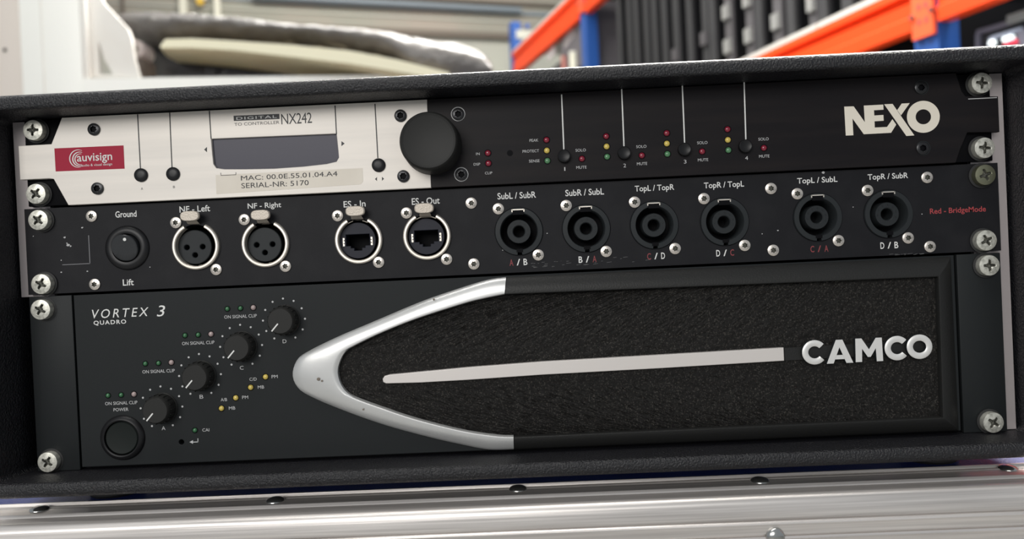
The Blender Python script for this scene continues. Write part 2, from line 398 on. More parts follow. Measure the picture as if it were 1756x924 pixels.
# ================================================================ RIGHT: pallet racking
M['orange'] = mat('orange_beam_paint', (0.86, 0.065, 0.008), 0.45, spec=0.25)
M['orange_pale'] = mat('orange_bracket_paint', (0.90, 0.12, 0.04), 0.45, spec=0.3)
M['blue'] = mat('blue_upright_paint', (0.018, 0.085, 0.33), 0.45)
M['deck'] = mat('galvanised_deck', (0.62, 0.60, 0.56), 0.45, 0.2)
M['hole'] = mat('punched_hole', (0.02, 0.05, 0.2), 0.6)
M['hole_red'] = mat('punched_hole_orange', (0.7, 0.05, 0.05), 0.6)
A0 = Vector(far(1588, 40, 1.95)); A0.z = 0                        # aisle face of the near upright
BAY = 2330.0
def rp(u, v, z): p = A0+UV*u+VV*v; return Vector((p.x, p.y, z))   # rack frame: u along the row away from us, v into the rack
def plane_z(px, py, v=0):
    n = VV; d = ray(px, py); t = (A0+VV*v-CAMP).dot(n)/d.dot(n); return CAMP+d*t
def plane_u(px, py): return (plane_z(px, py)-A0).dot(UV)
z1t = plane_z(1500, 5).z; z1b = plane_z(1556, 58).z
z2t = plane_z(960, 13).z; z2b = plane_z(960, 62).z
uB = plane_u(1001, 60)
zbr = plane_z(1583, 66).z
uC = plane_u(876, 70)
pr_ = thing('pallet_rack', 'blue and orange warehouse pallet racking standing at the right', 'rack', tuple(rp(0, 0, FLOOR)))
z1b = z1t-(z1t-z1b)
def upright(u, zlo, zhi):
    b = MB(); b.obox(rp(u-45, 0, zlo), UV*90, VV*78, (0, 0, zhi-zlo)); o = b.build('upright', M['blue'], pr_)
    if u == 0:
        for k in range(7):
            for du in (-16, 16):
                h = MB(); h.obox(rp(u+du-6, -1.0, zbr-24-50*k+(5 if du > 0 else 0)), UV*12, VV*1.2, (0, 0, 14)); h.build('slot_hole', M['hole'], o, smooth=False)
    return o
upright(0, FLOOR, 1500); upright(uB, FLOOR, 2300); upright(uC, FLOOR, plane_z(876, 38).z)
for u in (0, uB, uC):
    b = MB(); b.obox(rp(u-45, 900, FLOOR), UV*90, VV*78, (0, 0, 1500-FLOOR)); b.build('upright', M['blue'], pr_)
def beam(u0, u1, zb, zt_, v0=-8):
    # stepped beam profile: (v, z) extruded along u
    h = zt_-zb
    prof = [(0, 0), (0, h*.30), (8, h*.34), (8, h*.62), (22, h*.70), (22, h*.76), (0, h*.82), (0, h), (50, h), (50, 0)]
    a = [rp(u0, v0+p[0], zb+p[1]) for p in prof]; c = [rp(u1, v0+p[0], zb+p[1]) for p in prof]
    b = MB(); b.grid([a, c], True); b.add(a, [tuple(range(len(a)))]); b.add(c, [tuple(range(len(a)))])
    return b.build('beam', M['orange'], pr_, smooth=False)
beam(48, uB-48, z1b, z1t); beam(uB+48, uC-48, z1b, z1t)
beam(-BAY, -48, z1b, z1t)
beam(uB+48, uC-48, z2b, z2t); beam(-100, uB-48, z2b, z2t)
def connector(u, zb, zt_, sgn=1):
    b = MB(); b.obox(rp(u-40, -14, zb), UV*80, VV*12, (0, 0, zt_-zb)); o = b.build('beam_connector', M['orange_pale'], pr_)
    z = zb+40
    while z < zt_-20:
        for du in (-14, 12): h = MB(); h.obox(rp(u+du-7, -15, z), UV*12, VV*1.5, (0, 0, 16)); h.build('slot_hole', M['hole_red'], o, smooth=False)
        z += 45
    for du in (-38, 36):
        k = MB(); c_ = rp(u+du, -14, zb+70); k.tube([c_-VV*8, c_+VV*4], 8, 12); k.build('bolt', M['rivet'], o)
connector(0, zbr, z1t+60); connector(uB, plane_z(1003, 18).z, z2t+30)
# deck strips on the beams
for (u0, u1, z, n) in ((45, uB-45, z1t, 6), (uB+45, uC-45, z1t, 6)):
    st = (u1-u0)/n
    for i in range(n):
        b = MB(); b.obox(rp(u0+i*st+4, -6, z), UV*(st-8), VV*950, (0, 0, 20)); b.build('deck_panel', M['deck'], pr_)
for (u0, u1) in ((uB+45, uC-45), (-100, uB-45)):
    b = MB(); b.obox(rp(u0, -6, z2t), UV*(u1-u0), VV*950, (0, 0, 20)); b.build('deck_panel', M['deck'], pr_)
# row of slim black flight panels standing on level one
M['body'] = mat('black_case_side', (0.004, 0.004, 0.005), 0.6, spec=0.15)
M['edge_grey'] = mat('grey_edge_strip', (0.042, 0.042, 0.044), 0.6, spec=0.2)
M['edge_pale'] = mat('pale_edge_strip', (0.085, 0.080, 0.085), 0.5, spec=0.3)
M['latch'] = mat('steel_latch', (0.30, 0.30, 0.29), 0.4, 0.3)
cols = [(1056, 0), (1073, 0), (1085, 0), (1102, 0), (1116, 0), (1133, 0), (1153, 1), (1176, 0), (1203, 1), (1215, 0), (1243, 2), (1279, 2), (1294, 0), (1327, 2), (1349, 0), (1388, 2), (1404, 0), (1446, 1), (1490, 1)]
prev = None
for i, (px, kind) in enumerate(cols):
    u = plane_u(px, 60); uu = u
    nxt = plane_u(cols[i+1][0], 60) if i+1 < len(cols) else u-110
    thk = min(75, max(28, (u-nxt)*0.82))
    hgt = 720-(i % 3)*25
    edge = ('charcoal', 'charcoal', 'latched grey')[kind]
    lab = 'slim black case with %s edge, %s in the row from the far blue post' % (edge, ('first second third fourth fifth sixth seventh eighth ninth tenth eleventh twelfth thirteenth fourteenth fifteenth sixteenth seventeenth eighteenth nineteenth'.split())[i])
    t = thing('upright_case', lab, 'case', tuple(rp(uu, 10, z1t+20)), 'slim black cases in a row on the rack')
    b = MB(); b.obox(rp(uu-thk/2, 34, z1t+20), UV*thk, VV*620, (0, 0, hgt)); b.build('case_body', M['body'], t, smooth=False)
    ew = min(thk, 52 if kind else 46)
    b = MB(); b.obox(rp(uu-ew/2, 20, z1t+20), UV*ew, VV*14, (0, 0, hgt)); b.build('edge_strip', M['edge_pale'] if kind == 2 else M['edge_grey'], t, smooth=False)
    if kind:
        for q in (60, 210, 380) if kind == 2 else (150,):
            b = MB(); z = z1t+20+q; b.obox(rp(uu-ew/2+4, 2, z), UV*(ew-10), VV*18, (0, 0, 60)); b.build('latch', M['latch'] if kind == 2 else M['edge_pale'], t, smooth=False)
# dark big cases behind them and at level one, next bay
b = MB(); b.obox(rp(uB+90, 60, z1t+20), UV*420, VV*600, (0, 0, 460)); 
tag(b.build('equipment_case', mat('mid_grey_case', (0.16, 0.15, 0.16), 0.5)), 'grey equipment case on the rack left of the far blue post', 'case')
t = thing('equipment_bag', 'dark case with two slanted white straps beneath the orange beam', 'case', tuple(rp(uB+560, 60, z1t+20)))
b = MB(); b.obox(rp(uB+560, 40, z1t+20), UV*900, VV*600, (0, 0, 600)); b.build('case_body', mat('charcoal_bag', (0.06, 0.06, 0.065), 0.6), t)
def strap(p0, p1, wd, m_, par):
    a = plane_z(*p0, v=30); c = plane_z(*p1, v=30); d = c-a; n = d.cross(VV); n.normalize()
    b = MB(); b.obox(a-n*wd/2, d, n*wd, VV*6); b.build('strap', m_, par)
M['strap'] = mat('pinkish_white_strap', (0.70, 0.64, 0.64), 0.5)
strap((939, 98), (951, 84), 60, M['strap'], t)
t2 = thing('wrapped_bundle', 'grey bundle with white straps on the rack beside the far blue post', 'bundle', tuple(rp(uB+90, 20, z1t+500)))
b = MB(); b.obox(rp(uB+95, 30, z1t+482), UV*400, VV*500, (0, 0, 420)); b.build('bundle_body', mat('grey_cloth', (0.13, 0.12, 0.13), 0.7), t2)
strap((966, 76), (984, 54), 70, M['strap'], t2)
t3 = thing('tube', 'cream upright tube standing below the slanted straps', 'tube', (0, 0, 0)); 
pp = plane_z(984, 115, v=20); t3.location = Vector((pp.x, pp.y, z1t+20))*MM
b = MB(); b.tube([Vector((pp.x, pp.y, z1t+20)), Vector((pp.x, pp.y, plane_z(984, 90, v=20).z))], 26, 14); b.build('tube_wall', M['cream'], t3)
b = MB(); b.tube([Vector((pp.x, pp.y, plane_z(984, 90, v=20).z)), Vector((pp.x, pp.y, plane_z(984, 88, v=20).z))], 28, 14); b.build('end_cap', M['white_paint'], t3)
pp = plane_z(968, 115, v=20)
b = MB(); b.tube([Vector((pp.x, pp.y, z1t+20)), Vector((pp.x, pp.y, plane_z(968, 96, v=20).z))], 22, 14)
tag(b.build('canister', mat('dull_red', (0.42, 0.16, 0.13), 0.5)), 'dull red canister left of the cream tube', 'canister')
# lower level right: mixer with grey frame and small lit buttons
zl0 = plane_z(1700, 110).z
for (u0, u1) in ((48, uB-48), (-BAY, -48)):
    beam(u0, u1, zl0-330, zl0-200)
b = MB(); b.obox(rp(-BAY, -6, zl0-200), UV*(BAY+uB), VV*950, (0, 0, 20)); b.build('deck_panel', M['deck'], pr_)
p1 = Vector(far(903, 52, 6.0)); t = thing('white_box', 'white box with a blue round mark on back wall near the orange beam', 'box', tuple(p1))
b = MB(); b.obox(p1-VV*90-Vector((0, 0, 70)), VV*170, UV*60, (0, 0, 70)); b.build('box_body', M['wall_low'], t)
b = MB(); c_ = Vector(far(904, 45, 5.99)); b.tube([c_-UV*12, c_+UV*4], 20, 16); b.build('blue_mark', M['blue'], t)
# mixer
mx = thing('mixing_console', 'dark console with pale blue grey frame, lit round buttons, on lower rack level', 'console', tuple(rp(-350, 120, zl0-180)))
def pz(px, py, v): return plane_z(px, py, v=v)
def quad_bar(p0, p1, wd, m_, par, nm, v=60, th=12):
    a = pz(*p0, v); c = pz(*p1, v); d = c-a; n = d.cross(VV); n.normalize()
    b = MB(); b.obox(a-n*wd/2, d, n*wd, VV*th); return b.build(nm, m_, par)
M['frame_grey'] = mat('slate_frame', (0.09, 0.09, 0.12), 0.45); M['frame_pale'] = mat('pale_blue_grey', (0.34, 0.38, 0.48), 0.4)
a0, a1, a2, a3 = pz(1674, 110, 70), pz(1674, 56, 70), pz(1756, 30, 70), pz(1790, 110, 70)
b = MB(); b.prism3([pz(1674, 120, 70), pz(1674, 54, 70), pz(1830, 2, 70), pz(1830, 120, 70)], VV*400); b.build('console_body', mat('console_black', (0.012, 0.012, 0.016), 0.4), mx)
quad_bar((1676, 118), (1676, 57), 14, M['frame_grey'], mx, 'frame_bar'); quad_bar((1674, 56), (1830, 10), 14, M['frame_grey'], mx, 'frame_bar')
quad_bar((1697, 66), (1752, 49), 10, M['frame_pale'], mx, 'front_bar', 55); quad_bar((1697, 66), (1693, 100), 8, M['frame_pale'], mx, 'front_bar', 55)
b = MB(); b.prism3([pz(1744, 110, 52), pz(1744, 52, 52), pz(1830, 40, 52), pz(1830, 110, 52)], VV*15); b.build('end_panel', mat('grey_violet_panel', (0.16, 0.16, 0.21), 0.5), mx)
M['lit'] = mat('lit_white_button', (0.8, 0.85, 0.85), 0.4, emis=((0.85, 0.95, 0.95), 1.6))
M['lit_red'] = mat('lit_red_button', (0.7, 0.05, 0.08), 0.4, emis=((0.9, 0.05, 0.12), 0.5))
for q in ((1699, 73), (1722, 67), (1731, 64)):
    c_ = pz(*q, 46); b = MB(); b.tube([c_, c_+VV*12], 7 if q[0] != 1699 else 8, 14); b.build('button', M['lit'], mx)
b = MB(); b.prism3([pz(1720, 78, 46), pz(1722, 73, 46), pz(1742, 66, 46), pz(1744, 74, 46)], VV*10); b.build('red_button', M['lit_red'], mx)
b = MB(); b.prism3([pz(1726, 42, 40), pz(1726, 27, 40), pz(1830, -8, 40), pz(1830, 12, 40)], VV*200)
tag(b.build('lid', mat('grey_green_lid', (0.13, 0.14, 0.14), 0.5)), 'grey green lid resting above the dark console at right edge', 'lid')
# near-black boxes, raised to the deck, stand in for the shaded space and stuff
b = MB(); b.obox(rp(60, 120, zl0-180), UV*1400, VV*600, (0, 0, z1t-zl0+176)); tag(b.build('dark_fill_case', M['body']), 'large black box standing in for dark space behind the orange beam', 'case')
b = MB(); b.obox(rp(-1200, 420, zl0-180), UV*1160, VV*400, (0, 0, z1t-zl0+176)); tag(b.build('dark_fill_case', M['body']), 'large black box standing in for dark space behind the dark console', 'case')

# ================================================================ FLIGHT CASE under the rack
fc = thing('flight_case', 'blue flight case with ribbed aluminium edge under the rack case', 'case', (0, 200, FLOOR))
ZL = -195.2
prof = [(6, ZL-3), (6, ZL+.4), (5.4, ZL+1.1), (4.4, ZL+1.1), (3.8, ZL-.2), (1.0, ZL-.2), (.6, ZL+.25), (0, ZL+.25), (-.4, ZL-.1), (-11.5, ZL-.1), (-12.0, ZL+.4), (-12.6, ZL+1.0), (-13.4, ZL+1.0), (-14.2, ZL+.2), (-14.6, ZL-.4), (-22.5, ZL-.5),
        (-23.6, ZL+.3), (-25.2, ZL+.3), (-26.8, ZL-.5), (-27.9, ZL-1.8), (-28.5, ZL-3.2), (-28.3, ZL-9.6), (-26.9, ZL-10.0), (-26.9, ZL-10.8), (-28.2, ZL-11.3), (-29.0, ZL-12.4), (-28.5, ZL-13.4), (-28.3, ZL-17.0),
        (-26.9, ZL-17.3), (-26.9, ZL-18.0), (-28.2, ZL-18.3), (-28.9, ZL-19.2), (-28.4, ZL-20), (-28.3, ZL-23.6), (-27, ZL-24), (-27, ZL-24.6), (-28.9, ZL-25.8), (-28.3, ZL-26.5), (-28.3, ZL-33), (-25, ZL-34), (-25, ZL-3)]
b = MB(); b.grid([[(x, p[0], p[1]) for p in prof] for x in (-420, 420)], True)
for x in (-420, 420): b.add([(x, p[0], p[1]) for p in prof], [tuple(range(len(prof)))])
b.build('aluminium_edge', M['alu'], fc)
b = MB(); b.box(-418, 418, 2, 620, ZL-6, ZL-.4); b.build('top_panel', M['blue_lam'], fc)
b = MB(); b.box(-418, 418, -24, 620, FLOOR, ZL-6.2); b.build('body', M['blue_lam'], fc)
for px, py in ((68, 873), (472, 858), (888, 838), (1303, 824), (1728, 803), (1950, 795), (-150, 882)):
    x, y = atz(px, py, ZL); b = MB(); rows = []
    for j in range(7):
        a = j/6*pi/2; r = 4.6*cos(a); h = 1.9*sin(a)
        rows.append([(x+r*cos(2*pi*k/20), y+r*sin(2*pi*k/20), ZL-.1+h) for k in range(20)])
    b.grid(rows, True)
    b.build('rivet', M['rivet'], fc)
x, z = at(1330, 921, -29); b = MB(); b.lathe(x, z, [(4.4, -28.4), (4.2, -29.2), (3.2, -30.1), (1.6, -30.6), (.4, -30.7)], 20); b.build('rivet', M['rivet'], fc)

# ================================================================ RACK CASE
rc = thing('rack_case', 'black textured four-space rack case holding the three audio units', 'rack case', (0, 150, -186))
x0, x1, z0, z1 = -248.5, 248.5, -176.9, -0.3
th = 8.0
pathp = []
rr = 3.0
for (cx, cz, a0) in ((x1-rr, z1-rr, 0), (x0+rr, z1-rr, 90), (x0+rr, z0+rr, 180), (x1-rr, z0+rr, 270)):
    for k in range(7):
        a = radians(a0+90*k/6); pathp.append((cx, cz, cos(a), sin(a)))
# (offset beyond inner radius, y)
cprof = [(0, 420), (0, -20.2), (.5, -21.4), (1.4, -22), (4.6, -22), (5.7, -21.7), (6.6, -21.0), (7.3, -19.9), (7.75, -18.3), (8, -16), (8, 420)]
# subdivide along straight runs for texture density (not needed); sweep
rows = [[(cx+(rr+o)*ca, y, cz+(rr+o)*sa) for (o, y) in cprof] for (cx, cz, ca, sa) in pathp]
rows.append(rows[0])
b = MB(); b.grid(rows); b.box(x0, x1, 410, 420, z0, z1); b.build('shell', M['case'], rc)
for s_ in (-1, 1):
    b = MB(); b.box(min(s_*230, s_*247), max(s_*230, s_*247), 3.2, 6, -176.5 if s_ > 0 else -89, -0.8); b.build('rack_rail', M['rail'], rc)
    for yy in (25, 380):
        b = MB(); cxx = s_*215; rows = [[(cxx+r*cos(2*pi*k/24), yy+r*sin(2*pi*k/24), z) for k in range(24)] for r, z in ((14, -184.8), (14, -194), (12.5, ZL-.3))]
        b.grid(rows, True); b.add(rows[-1], [tuple(range(24))]); b.build('rubber_foot', M['rubber'], rc)

# ---------------------------------------------------------------- shared screws
def cross_mesh(name, mats, R=5.0, H=4.4):
    b = MB(); N = 22; K = 48
    rows = []
    for j in range(N+1):
        r = R*0.97*j/N; row = []
        for k in range(K):
            a = 2*pi*k/K; x, z = r*cos(a), r*sin(a)
            h = H-0.5*(r/R)**2
            d = 0
            for (p, q) in ((x, z), (z, x)):
                wdt = 0.95-0.17*abs(p)
                if abs(p) < 2.95: d = max(d, min(1, max(0, (wdt-abs(q))/0.25))*min(1, max(0, (2.95-abs(p))/0.5)))
            c = max(0, 1-r/1.7)
            d = max(d*1.4, c*2.0)
            row.append((x, -(h-d), z))
        rows.append(row)
    n0 = len(b.f)
    b.grid(rows, True)
    for i in range(n0, len(b.f)):
        if min(-b.v[q][1] for q in b.f[i]) < H-0.95: b.mi[i] = 1
    b.cur = 0
    b.lathe(0, 0, [(R*.97, -(H-.47)), (R, -(H-.75)), (R, 0.0)], K, cap1=False)
    return b.mesh(name, mats)
def lobe_mesh(name, mats, R, H, depth=0.8, rr=0.42, hexa=False):
    b = MB(); N = 16; K = 48; rows = []
    for j in range(N+1):
        r = R*j/N; row = []
        for k in range(K):
            a = 2*pi*k/K
            lim = R*rr*(1+0.16*cos(6*a)) if not hexa else R*rr*1.1*cos(pi/6)/cos((a % (pi/3))-pi/6)
            d = depth*min(1, max(0, (lim-r)/(0.08*R)))
            h = H-0.35*H*(r/R)**3
            row.append((r*cos(a), -(h-d), r*sin(a)))
        rows.append(row)
    b.grid(rows, True)
    for i in range(len(b.f)):
        if min(-b.v[q][1] for q in b.f[i]) < H*0.62-0.05 and max(math.hypot(b.v[q][0], b.v[q][2]) for q in b.f[i]) < R*(rr+.14): b.mi[i] = 1
    b.lathe(0, 0, [(R, -H*.65), (R, 0.4)], K, cap1=False)
    return b.mesh(name, mats)
ME_X = cross_mesh('rack_screw', [M['zinc'], M['zinc_dark']])
ME_XO = cross_mesh('rack_screw', [M['olive_zinc'], M['zinc_dark']])
ME_T = lobe_mesh('torx_screw', [M['torx'], M['zinc_dark']], 2.75, 1.0, 0.9)
ME_B = lobe_mesh('hex_screw', [M['black_screw'], M['gap']], 3.0, 1.15, 0.95, 0.5, True)
def washer_mesh():
    b = MB(); b.lathe(0, 0, [(4.9, 0.2), (6.0, 0.1), (6.1, -.7), (5.0, -.9)], 40, cap1=False); return b.mesh('washer', M['rubber'])
ME_W = washer_mesh()
def rack_screw(px, py, par, yb=0.0, me=None):
    H = 4.4; x, z = at(px, py, yb-H); o = link('rack_screw', me or ME_X, par, loc=(x, yb, z)); o.rotation_euler[1] = random.uniform(0, 1.57)
    wv = bpy.data.objects.new('washer', ME_W); C.objects.link(wv); wv.parent = o
def small_screw(px, py, par, yb=0.0, me=None, name='torx_screw'):
    x, z = at(px, py, yb-0.9); o = link(name, me or ME_T, par, loc=(x, yb, z)); o.rotation_euler[1] = random.uniform(0, 1.0)

def led(px, py, par, m_, yb, R=1.45):
    x, z = at(px, py, yb); b = MB()
    b.cur = 1; b.lathe(x, z, [(R+.35, yb+.3), (R+.35, yb-.12), (R, yb-.15), (R, yb+.2)], 24, cap1=False)
    b.cur = 0; b.lathe(x, z, [(R, yb+.2), (R*.97, yb-.2), (R*.8, yb-.6), (R*.5, yb-.85), (R*.2, yb-.95)], 20)
    b.build('indicator_light', [m_, M['gap']], par)

# ================================================================ UNIT 1: signal processor
sp = thing('signal_processor', 'silver and black one-unit digital controller in the top rack space', 'audio processor', (0, 0, -44))
YF = -3.0
def chassis(par, zt_, zb, yb=3.1, dep=330): b = MB(); b.box(-220, 220, yb, dep, zb, zt_); b.build('chassis', M['gap'], par)
chassis(sp, -1.5, -43.8, 0.1)
b = MB(); b.box(-239, -200, 0, 3, -43.9, -1.2, .3); b.build('ear', M['gap'], sp)
b = MB(); b.box(200, 239, 0, 3, -43.9, -1.2, .3); b.build('ear', M['gap'], sp)
ZT, ZB = -0.9, -44.3
L0 = at(33, 250, YF)[0]; SPL = at(736, 250, YF)[0]
def pp_(l): return pts(l, YF)
nl = pp_([(36, 250), (88, 247), (106, 203)]); nb = pp_([(40, 308), (92, 307), (117, 350)])
sil = [(SPL, ZT), (SPL, ZB), (nb[2][0], ZB), nb[1], (nb[1][0]-2, nb[0][1]), (-240.6, nb[0][1]), (-240.6, nl[0][1]), nl[1], (nl[2][0], ZT)]
# display hole
disp = pp_([(362, 238), (577, 229), (580, 258), (581, 270), (577, 277), (560, 281), (520, 285.5), (470, 289), (420, 290), (385, 290), (371, 288), (366, 281), (364, 262)])
flat('faceplate', [sil, disp], YF, 0, M['silver_plate'], sp, bevel=0.25, label='brushed silver left half of the faceplate')
nr = pp_([(1713, 165), (1656, 165), (1649, 156), (1640, 135)]); nq = pp_([(1717, 226), (1659, 227), (1647, 255), (1639, 275)])
blk = [(SPL+.1, ZT), (nr[3][0], ZT), nr[2], nr[1], (241, nr[0][1]), (241, nq[0][1]), nq[1], nq[2], (nq[3][0], ZB), (SPL+.1, ZB)]
flat('faceplate', [blk], YF, 0, M['black_plate'], sp, bevel=0.25, label='black right half of the faceplate')
# light engraved line around the right notches
for l in ([(1713, 166), (1660, 166.5), (1655, 164)],):
    q = pp_(l)
    b = MB(); b.box(q[1][0], q[0][0]-1, YF-.05, YF+.4, q[0][1]-.5, q[0][1]-.15); b.build('edge_line', M['white_dim'], sp)
xs = [p[0] for p in disp]; zs = [p[1] for p in disp]
b = MB(); b.box(min(xs)-2, max(xs)+2, YF+1.6, YF+2.6, min(zs)-2, max(zs)+2); b.build('display', M['lcd'], sp, label='blank grey display window')
for pxs in (237.5, 291, 360.5, 575, 644):
    pass
def vline(px_top, py_top, px_bot, py_bot, wd, m_, y=YF):
    a = at(px_top, py_top, y); c = at(px_bot, py_bot, y)
    b = MB(); b.prism([(a[0]-wd/2, a[1]), (a[0]+wd/2, a[1]), (c[0]+wd/2, c[1]), (c[0]-wd/2, c[1])], y-.06, y+.1); b.build('guide_line', m_, sp, smooth=False)
vline(236, 196, 241, 290, .55, M['blackprint']); vline(291, 193, 295, 287, .55, M['blackprint'])
vline(359, 190, 362, 238, .55, M['blackprint']); vline(574.5, 181, 577, 230, .55, M['blackprint']); vline(643, 178, 648, 271, .55, M['blackprint'])
for (px, py) in ((241, 300), (296, 298), (649, 283)):
    x, z = at(px, py, YF-.8); b = MB(); b.lathe(x, z, [(3.4, YF+.3), (3.35, YF-.7), (2.9, YF-1.1), (1.2, YF-1.25), (.2, YF-1.27)], 32); b.build('push_button', M['plastic'], sp)
for (a, c, d, e) in ((963, 162, 967, 260), (1066, 153, 1070, 252), (1170, 147, 1174, 247), (1276, 141, 1279, 242)):
    vline(a, c, d, e, .62, M['white'])
for (px, py) in ((967.5, 267), (1071, 261.5), (1174.5, 255.5), (1279, 250)):
    x, z = at(px, py, YF-2.5); b = MB(); b.lathe(x, z, [(3.2, YF+.2), (3.1, YF-2.6), (2.7, YF-2.9), (2.3, YF-2.7), (.2, YF-2.65)], 32); b.build('trim_knob', M['plastic'], sp)
# encoder
x, z = at(741, 249, YF); b = MB()
b.lathe(x, z, [(14.6, YF+.1), (14.5, YF-2), (14.0, YF-12.5), (13.5, YF-14.2), (12.9, YF-14.8), (12.2, YF-14.6), (11.8, YF-14.45), (.2, YF-14.4)], 72)
enc = b.build('rotary_knob', M['knob'], sp, label='large round dark rotary knob')
for (px, py) in ((160, 221.5), (166, 323), (686.5, 198), (691.5, 302)):
    small_screw(px, py, sp, YF, ME_B, 'hex_screw')
for (px, py) in ((785.5, 195.5), (791, 299), (1580, 150), (1583, 254)):
    small_screw(px, py, sp, YF, ME_B, 'hex_screw')
    x, z = at(px, py, YF); b = MB(); b.lathe(x, z, [(3.0, YF+.1), (3.2, YF-.15), (3.5, YF-.1), (3.5, YF+.1)], 36, cap1=False); b.build('screw_rim', M['white_dim'] if px < 900 else M['plastic_grey'], sp)
for (px, py, s_) in ((55, 222.5, 0), (60, 332, 0)): rack_screw(px, py, sp)
for (px, py, s_) in ((1685, 141.5, 0), (1690, 253, 0)): rack_screw(px, py, sp)
# leds
Z7 = lambda a, c: (800+a/3.193, 140+c/3.193)
for (a, c, k) in ((117, 391, 'r'), (120, 447, 'r'), (438, 319, 'r'), (440, 377, 'y'), (443, 433, 'g'), (632, 422, 'r'), (765, 299, 'r'), (767, 355, 'y'), (770, 411, 'g'), (960, 404, 'r'),
                  (1096, 282, 'r'), (1097, 339, 'y'), (1100, 396, 'g'), (1290, 382, 'r'), (1429, 261, 'r'), (1431, 319, 'y'), (1434, 375, 'g'), (1628, 363, 'r')):
    px, py = Z7(a, c); led(px, py, sp, {'r': M['led_r'], 'y': M['led_y'], 'g': M['led_g']}[k], YF)
x, z = at(874.5, 262.5, YF); b = MB(); b.lathe(x, z, [(1.5, YF-.02), (.2, YF-.03)], 20); b.build('pin_hole', M['gap'], sp)
for (s_, a, c, w_, h_) in (('IN', 62, 395, 20, 14), ('DSP', 57, 452, 36, 14), ('CLIP', 121, 500, 40, 14), ('PEAK', 369, 321, 48, 15), ('PROTECT', 352, 380, 90, 15), ('SENSE', 371, 434, 58, 15),
                           ('1', 538, 478, 6, 20), ('2', 866, 459, 14, 20), ('3', 1197, 438, 14, 20), ('4', 1533, 418, 16, 20)):
    px, py = Z7(a, c); text(s_, px, py, w_/3.193, h_/3.193, YF, M['white_dim'], sp)
for i, (a, c) in enumerate(((625, 375), (957, 355), (1291, 334), (1626, 314))):
    px, py = Z7(a, c); text('SOLO', px, py, 17.5, 4.8, YF, M['white_dim'], sp); px, py = Z7(a+4, c+94); text('MUTE', px, py, 17.5, 4.8, YF, M['white_dim'], sp)
# silver side print
b = MB(); q = pp_([(400.5, 198.5), (479, 195.2), (479.5, 204), (401, 207.5)])
b.prism(q, YF-.05, YF+.05); b.build('print_bar', M['blackprint'], sp, smooth=False)
text('DIGITAL', 440, 201.4, 70, 4.9, YF-.06, M['white'], sp, spacing=1.15)
text('TO CONTROLLER', 440.5, 211.5, 78, 5.2, YF, M['blackprint'], sp)
text('NX242', 508.5, 203, 53, 18, YF, M['blackprint'], sp, spacing=0.95)
def tri(l):
    b = MB(); b.prism(pp_(l), YF-.06, YF+.05); b.build('arrow_mark', M['blackprint'], sp, smooth=False)
tri([(350, 256.5), (355, 252), (355, 261)]); tri([(591, 246), (585.5, 242), (585.5, 250.5)])
tri([(643, 307), (646.5, 303.5), (646.5, 310.5)]); tri([(658.5, 306.5), (655, 303), (655, 310)])
text('A', 243.5, 323.5, 3.5, 4, YF, M['blackprint'], sp); text('B', 298.5, 320.5, 3.5, 4, YF, M['blackprint'], sp)
# NEXO logo
Z8 = lambda l: pp_([(1340+a/4.0168, 90+c/4.0168) for a, c in l])
b = MB()
b.prism(Z8([(432, 373), (497, 371), (574, 480), (567, 366), (701, 359), (703, 394), (637, 398), (639, 434), (702, 430), (704, 470), (641, 474), (642, 517), (727, 513), (764, 460), (790, 497), (755, 553), (567, 563), (489, 455), (495, 570), (443, 572)]), YF-.1, YF+.05)
b.prism(Z8([(707, 357), (765, 354), (915, 571), (860, 575)]), YF-.1, YF+.05)
b.prism(Z8([(828, 352), (883, 349), (823, 433), (797, 397)]), YF-.1, YF+.05)
cx, cz = Z8([(977, 443)])[0]; k = 0.2861/4.0168
rows = [[(cx+r*k*cos(2*pi*i/64), y, cz+r*k*.98*sin(2*pi*i/64)) for i in range(64)] for r, y in ((52, YF), (52, YF-.1), (111, YF-.1), (111, YF))]
b.grid(rows, True); b.build('logo', M['logo'], sp, smooth=False, label='cream NEXO lettering')
# auvisign sticker
Z5 = lambda a, c: (a/4.39, 160+c/4.39)
b = MB(); b.prism(pp_([Z5(410, 415), Z5(930, 392), Z5(938, 567), Z5(420, 588)]), YF-.12, YF); stk = b.build('sticker', M['red_sticker'], sp, smooth=False, label='crimson auvisign sticker')
YS = YF-.14
def to_stk(o):
    if o: o.parent = stk; o.location = (0, 0, 0)
cx, cz = at(*Z5(590, 491), YS); k = 0.287/4.39
b = MB()
for (r0, dx, dz, a0, a1, wd) in ((66, 0, 0, 62, 285, 6), (53, 10, -4, 66, 290, 7), (41, 15, -6, 75, 285, 6)):
    n = 40; i_, o_ = [], []
    for i in range(n+1):
        t_ = i/n; a = radians(a0+(a1-a0)*t_); wv = wd*(0.35+sin(pi*t_)); 
        i_.append((cx+(dx+(r0-wv/2)*cos(a))*k, YS-.03, cz+(dz+(r0-wv/2)*sin(a))*k)); o_.append((cx+(dx+(r0+wv/2)*cos(a))*k, YS-.03, cz+(dz+(r0+wv/2)*sin(a))*k))
    b.grid([i_, o_])
to_stk(b.build('emblem', M['white'], sp, smooth=False))
px, py = Z5(712, 489); to_stk(text('auvisign', px, py, 270/4.39, 78/4.39, YS, M['white'], sp, weight=0.008))
px, py = Z5(729, 540); to_stk(text('audio & visual design', px, py, 236/4.39, 24/4.39, YS, M['white'], sp))
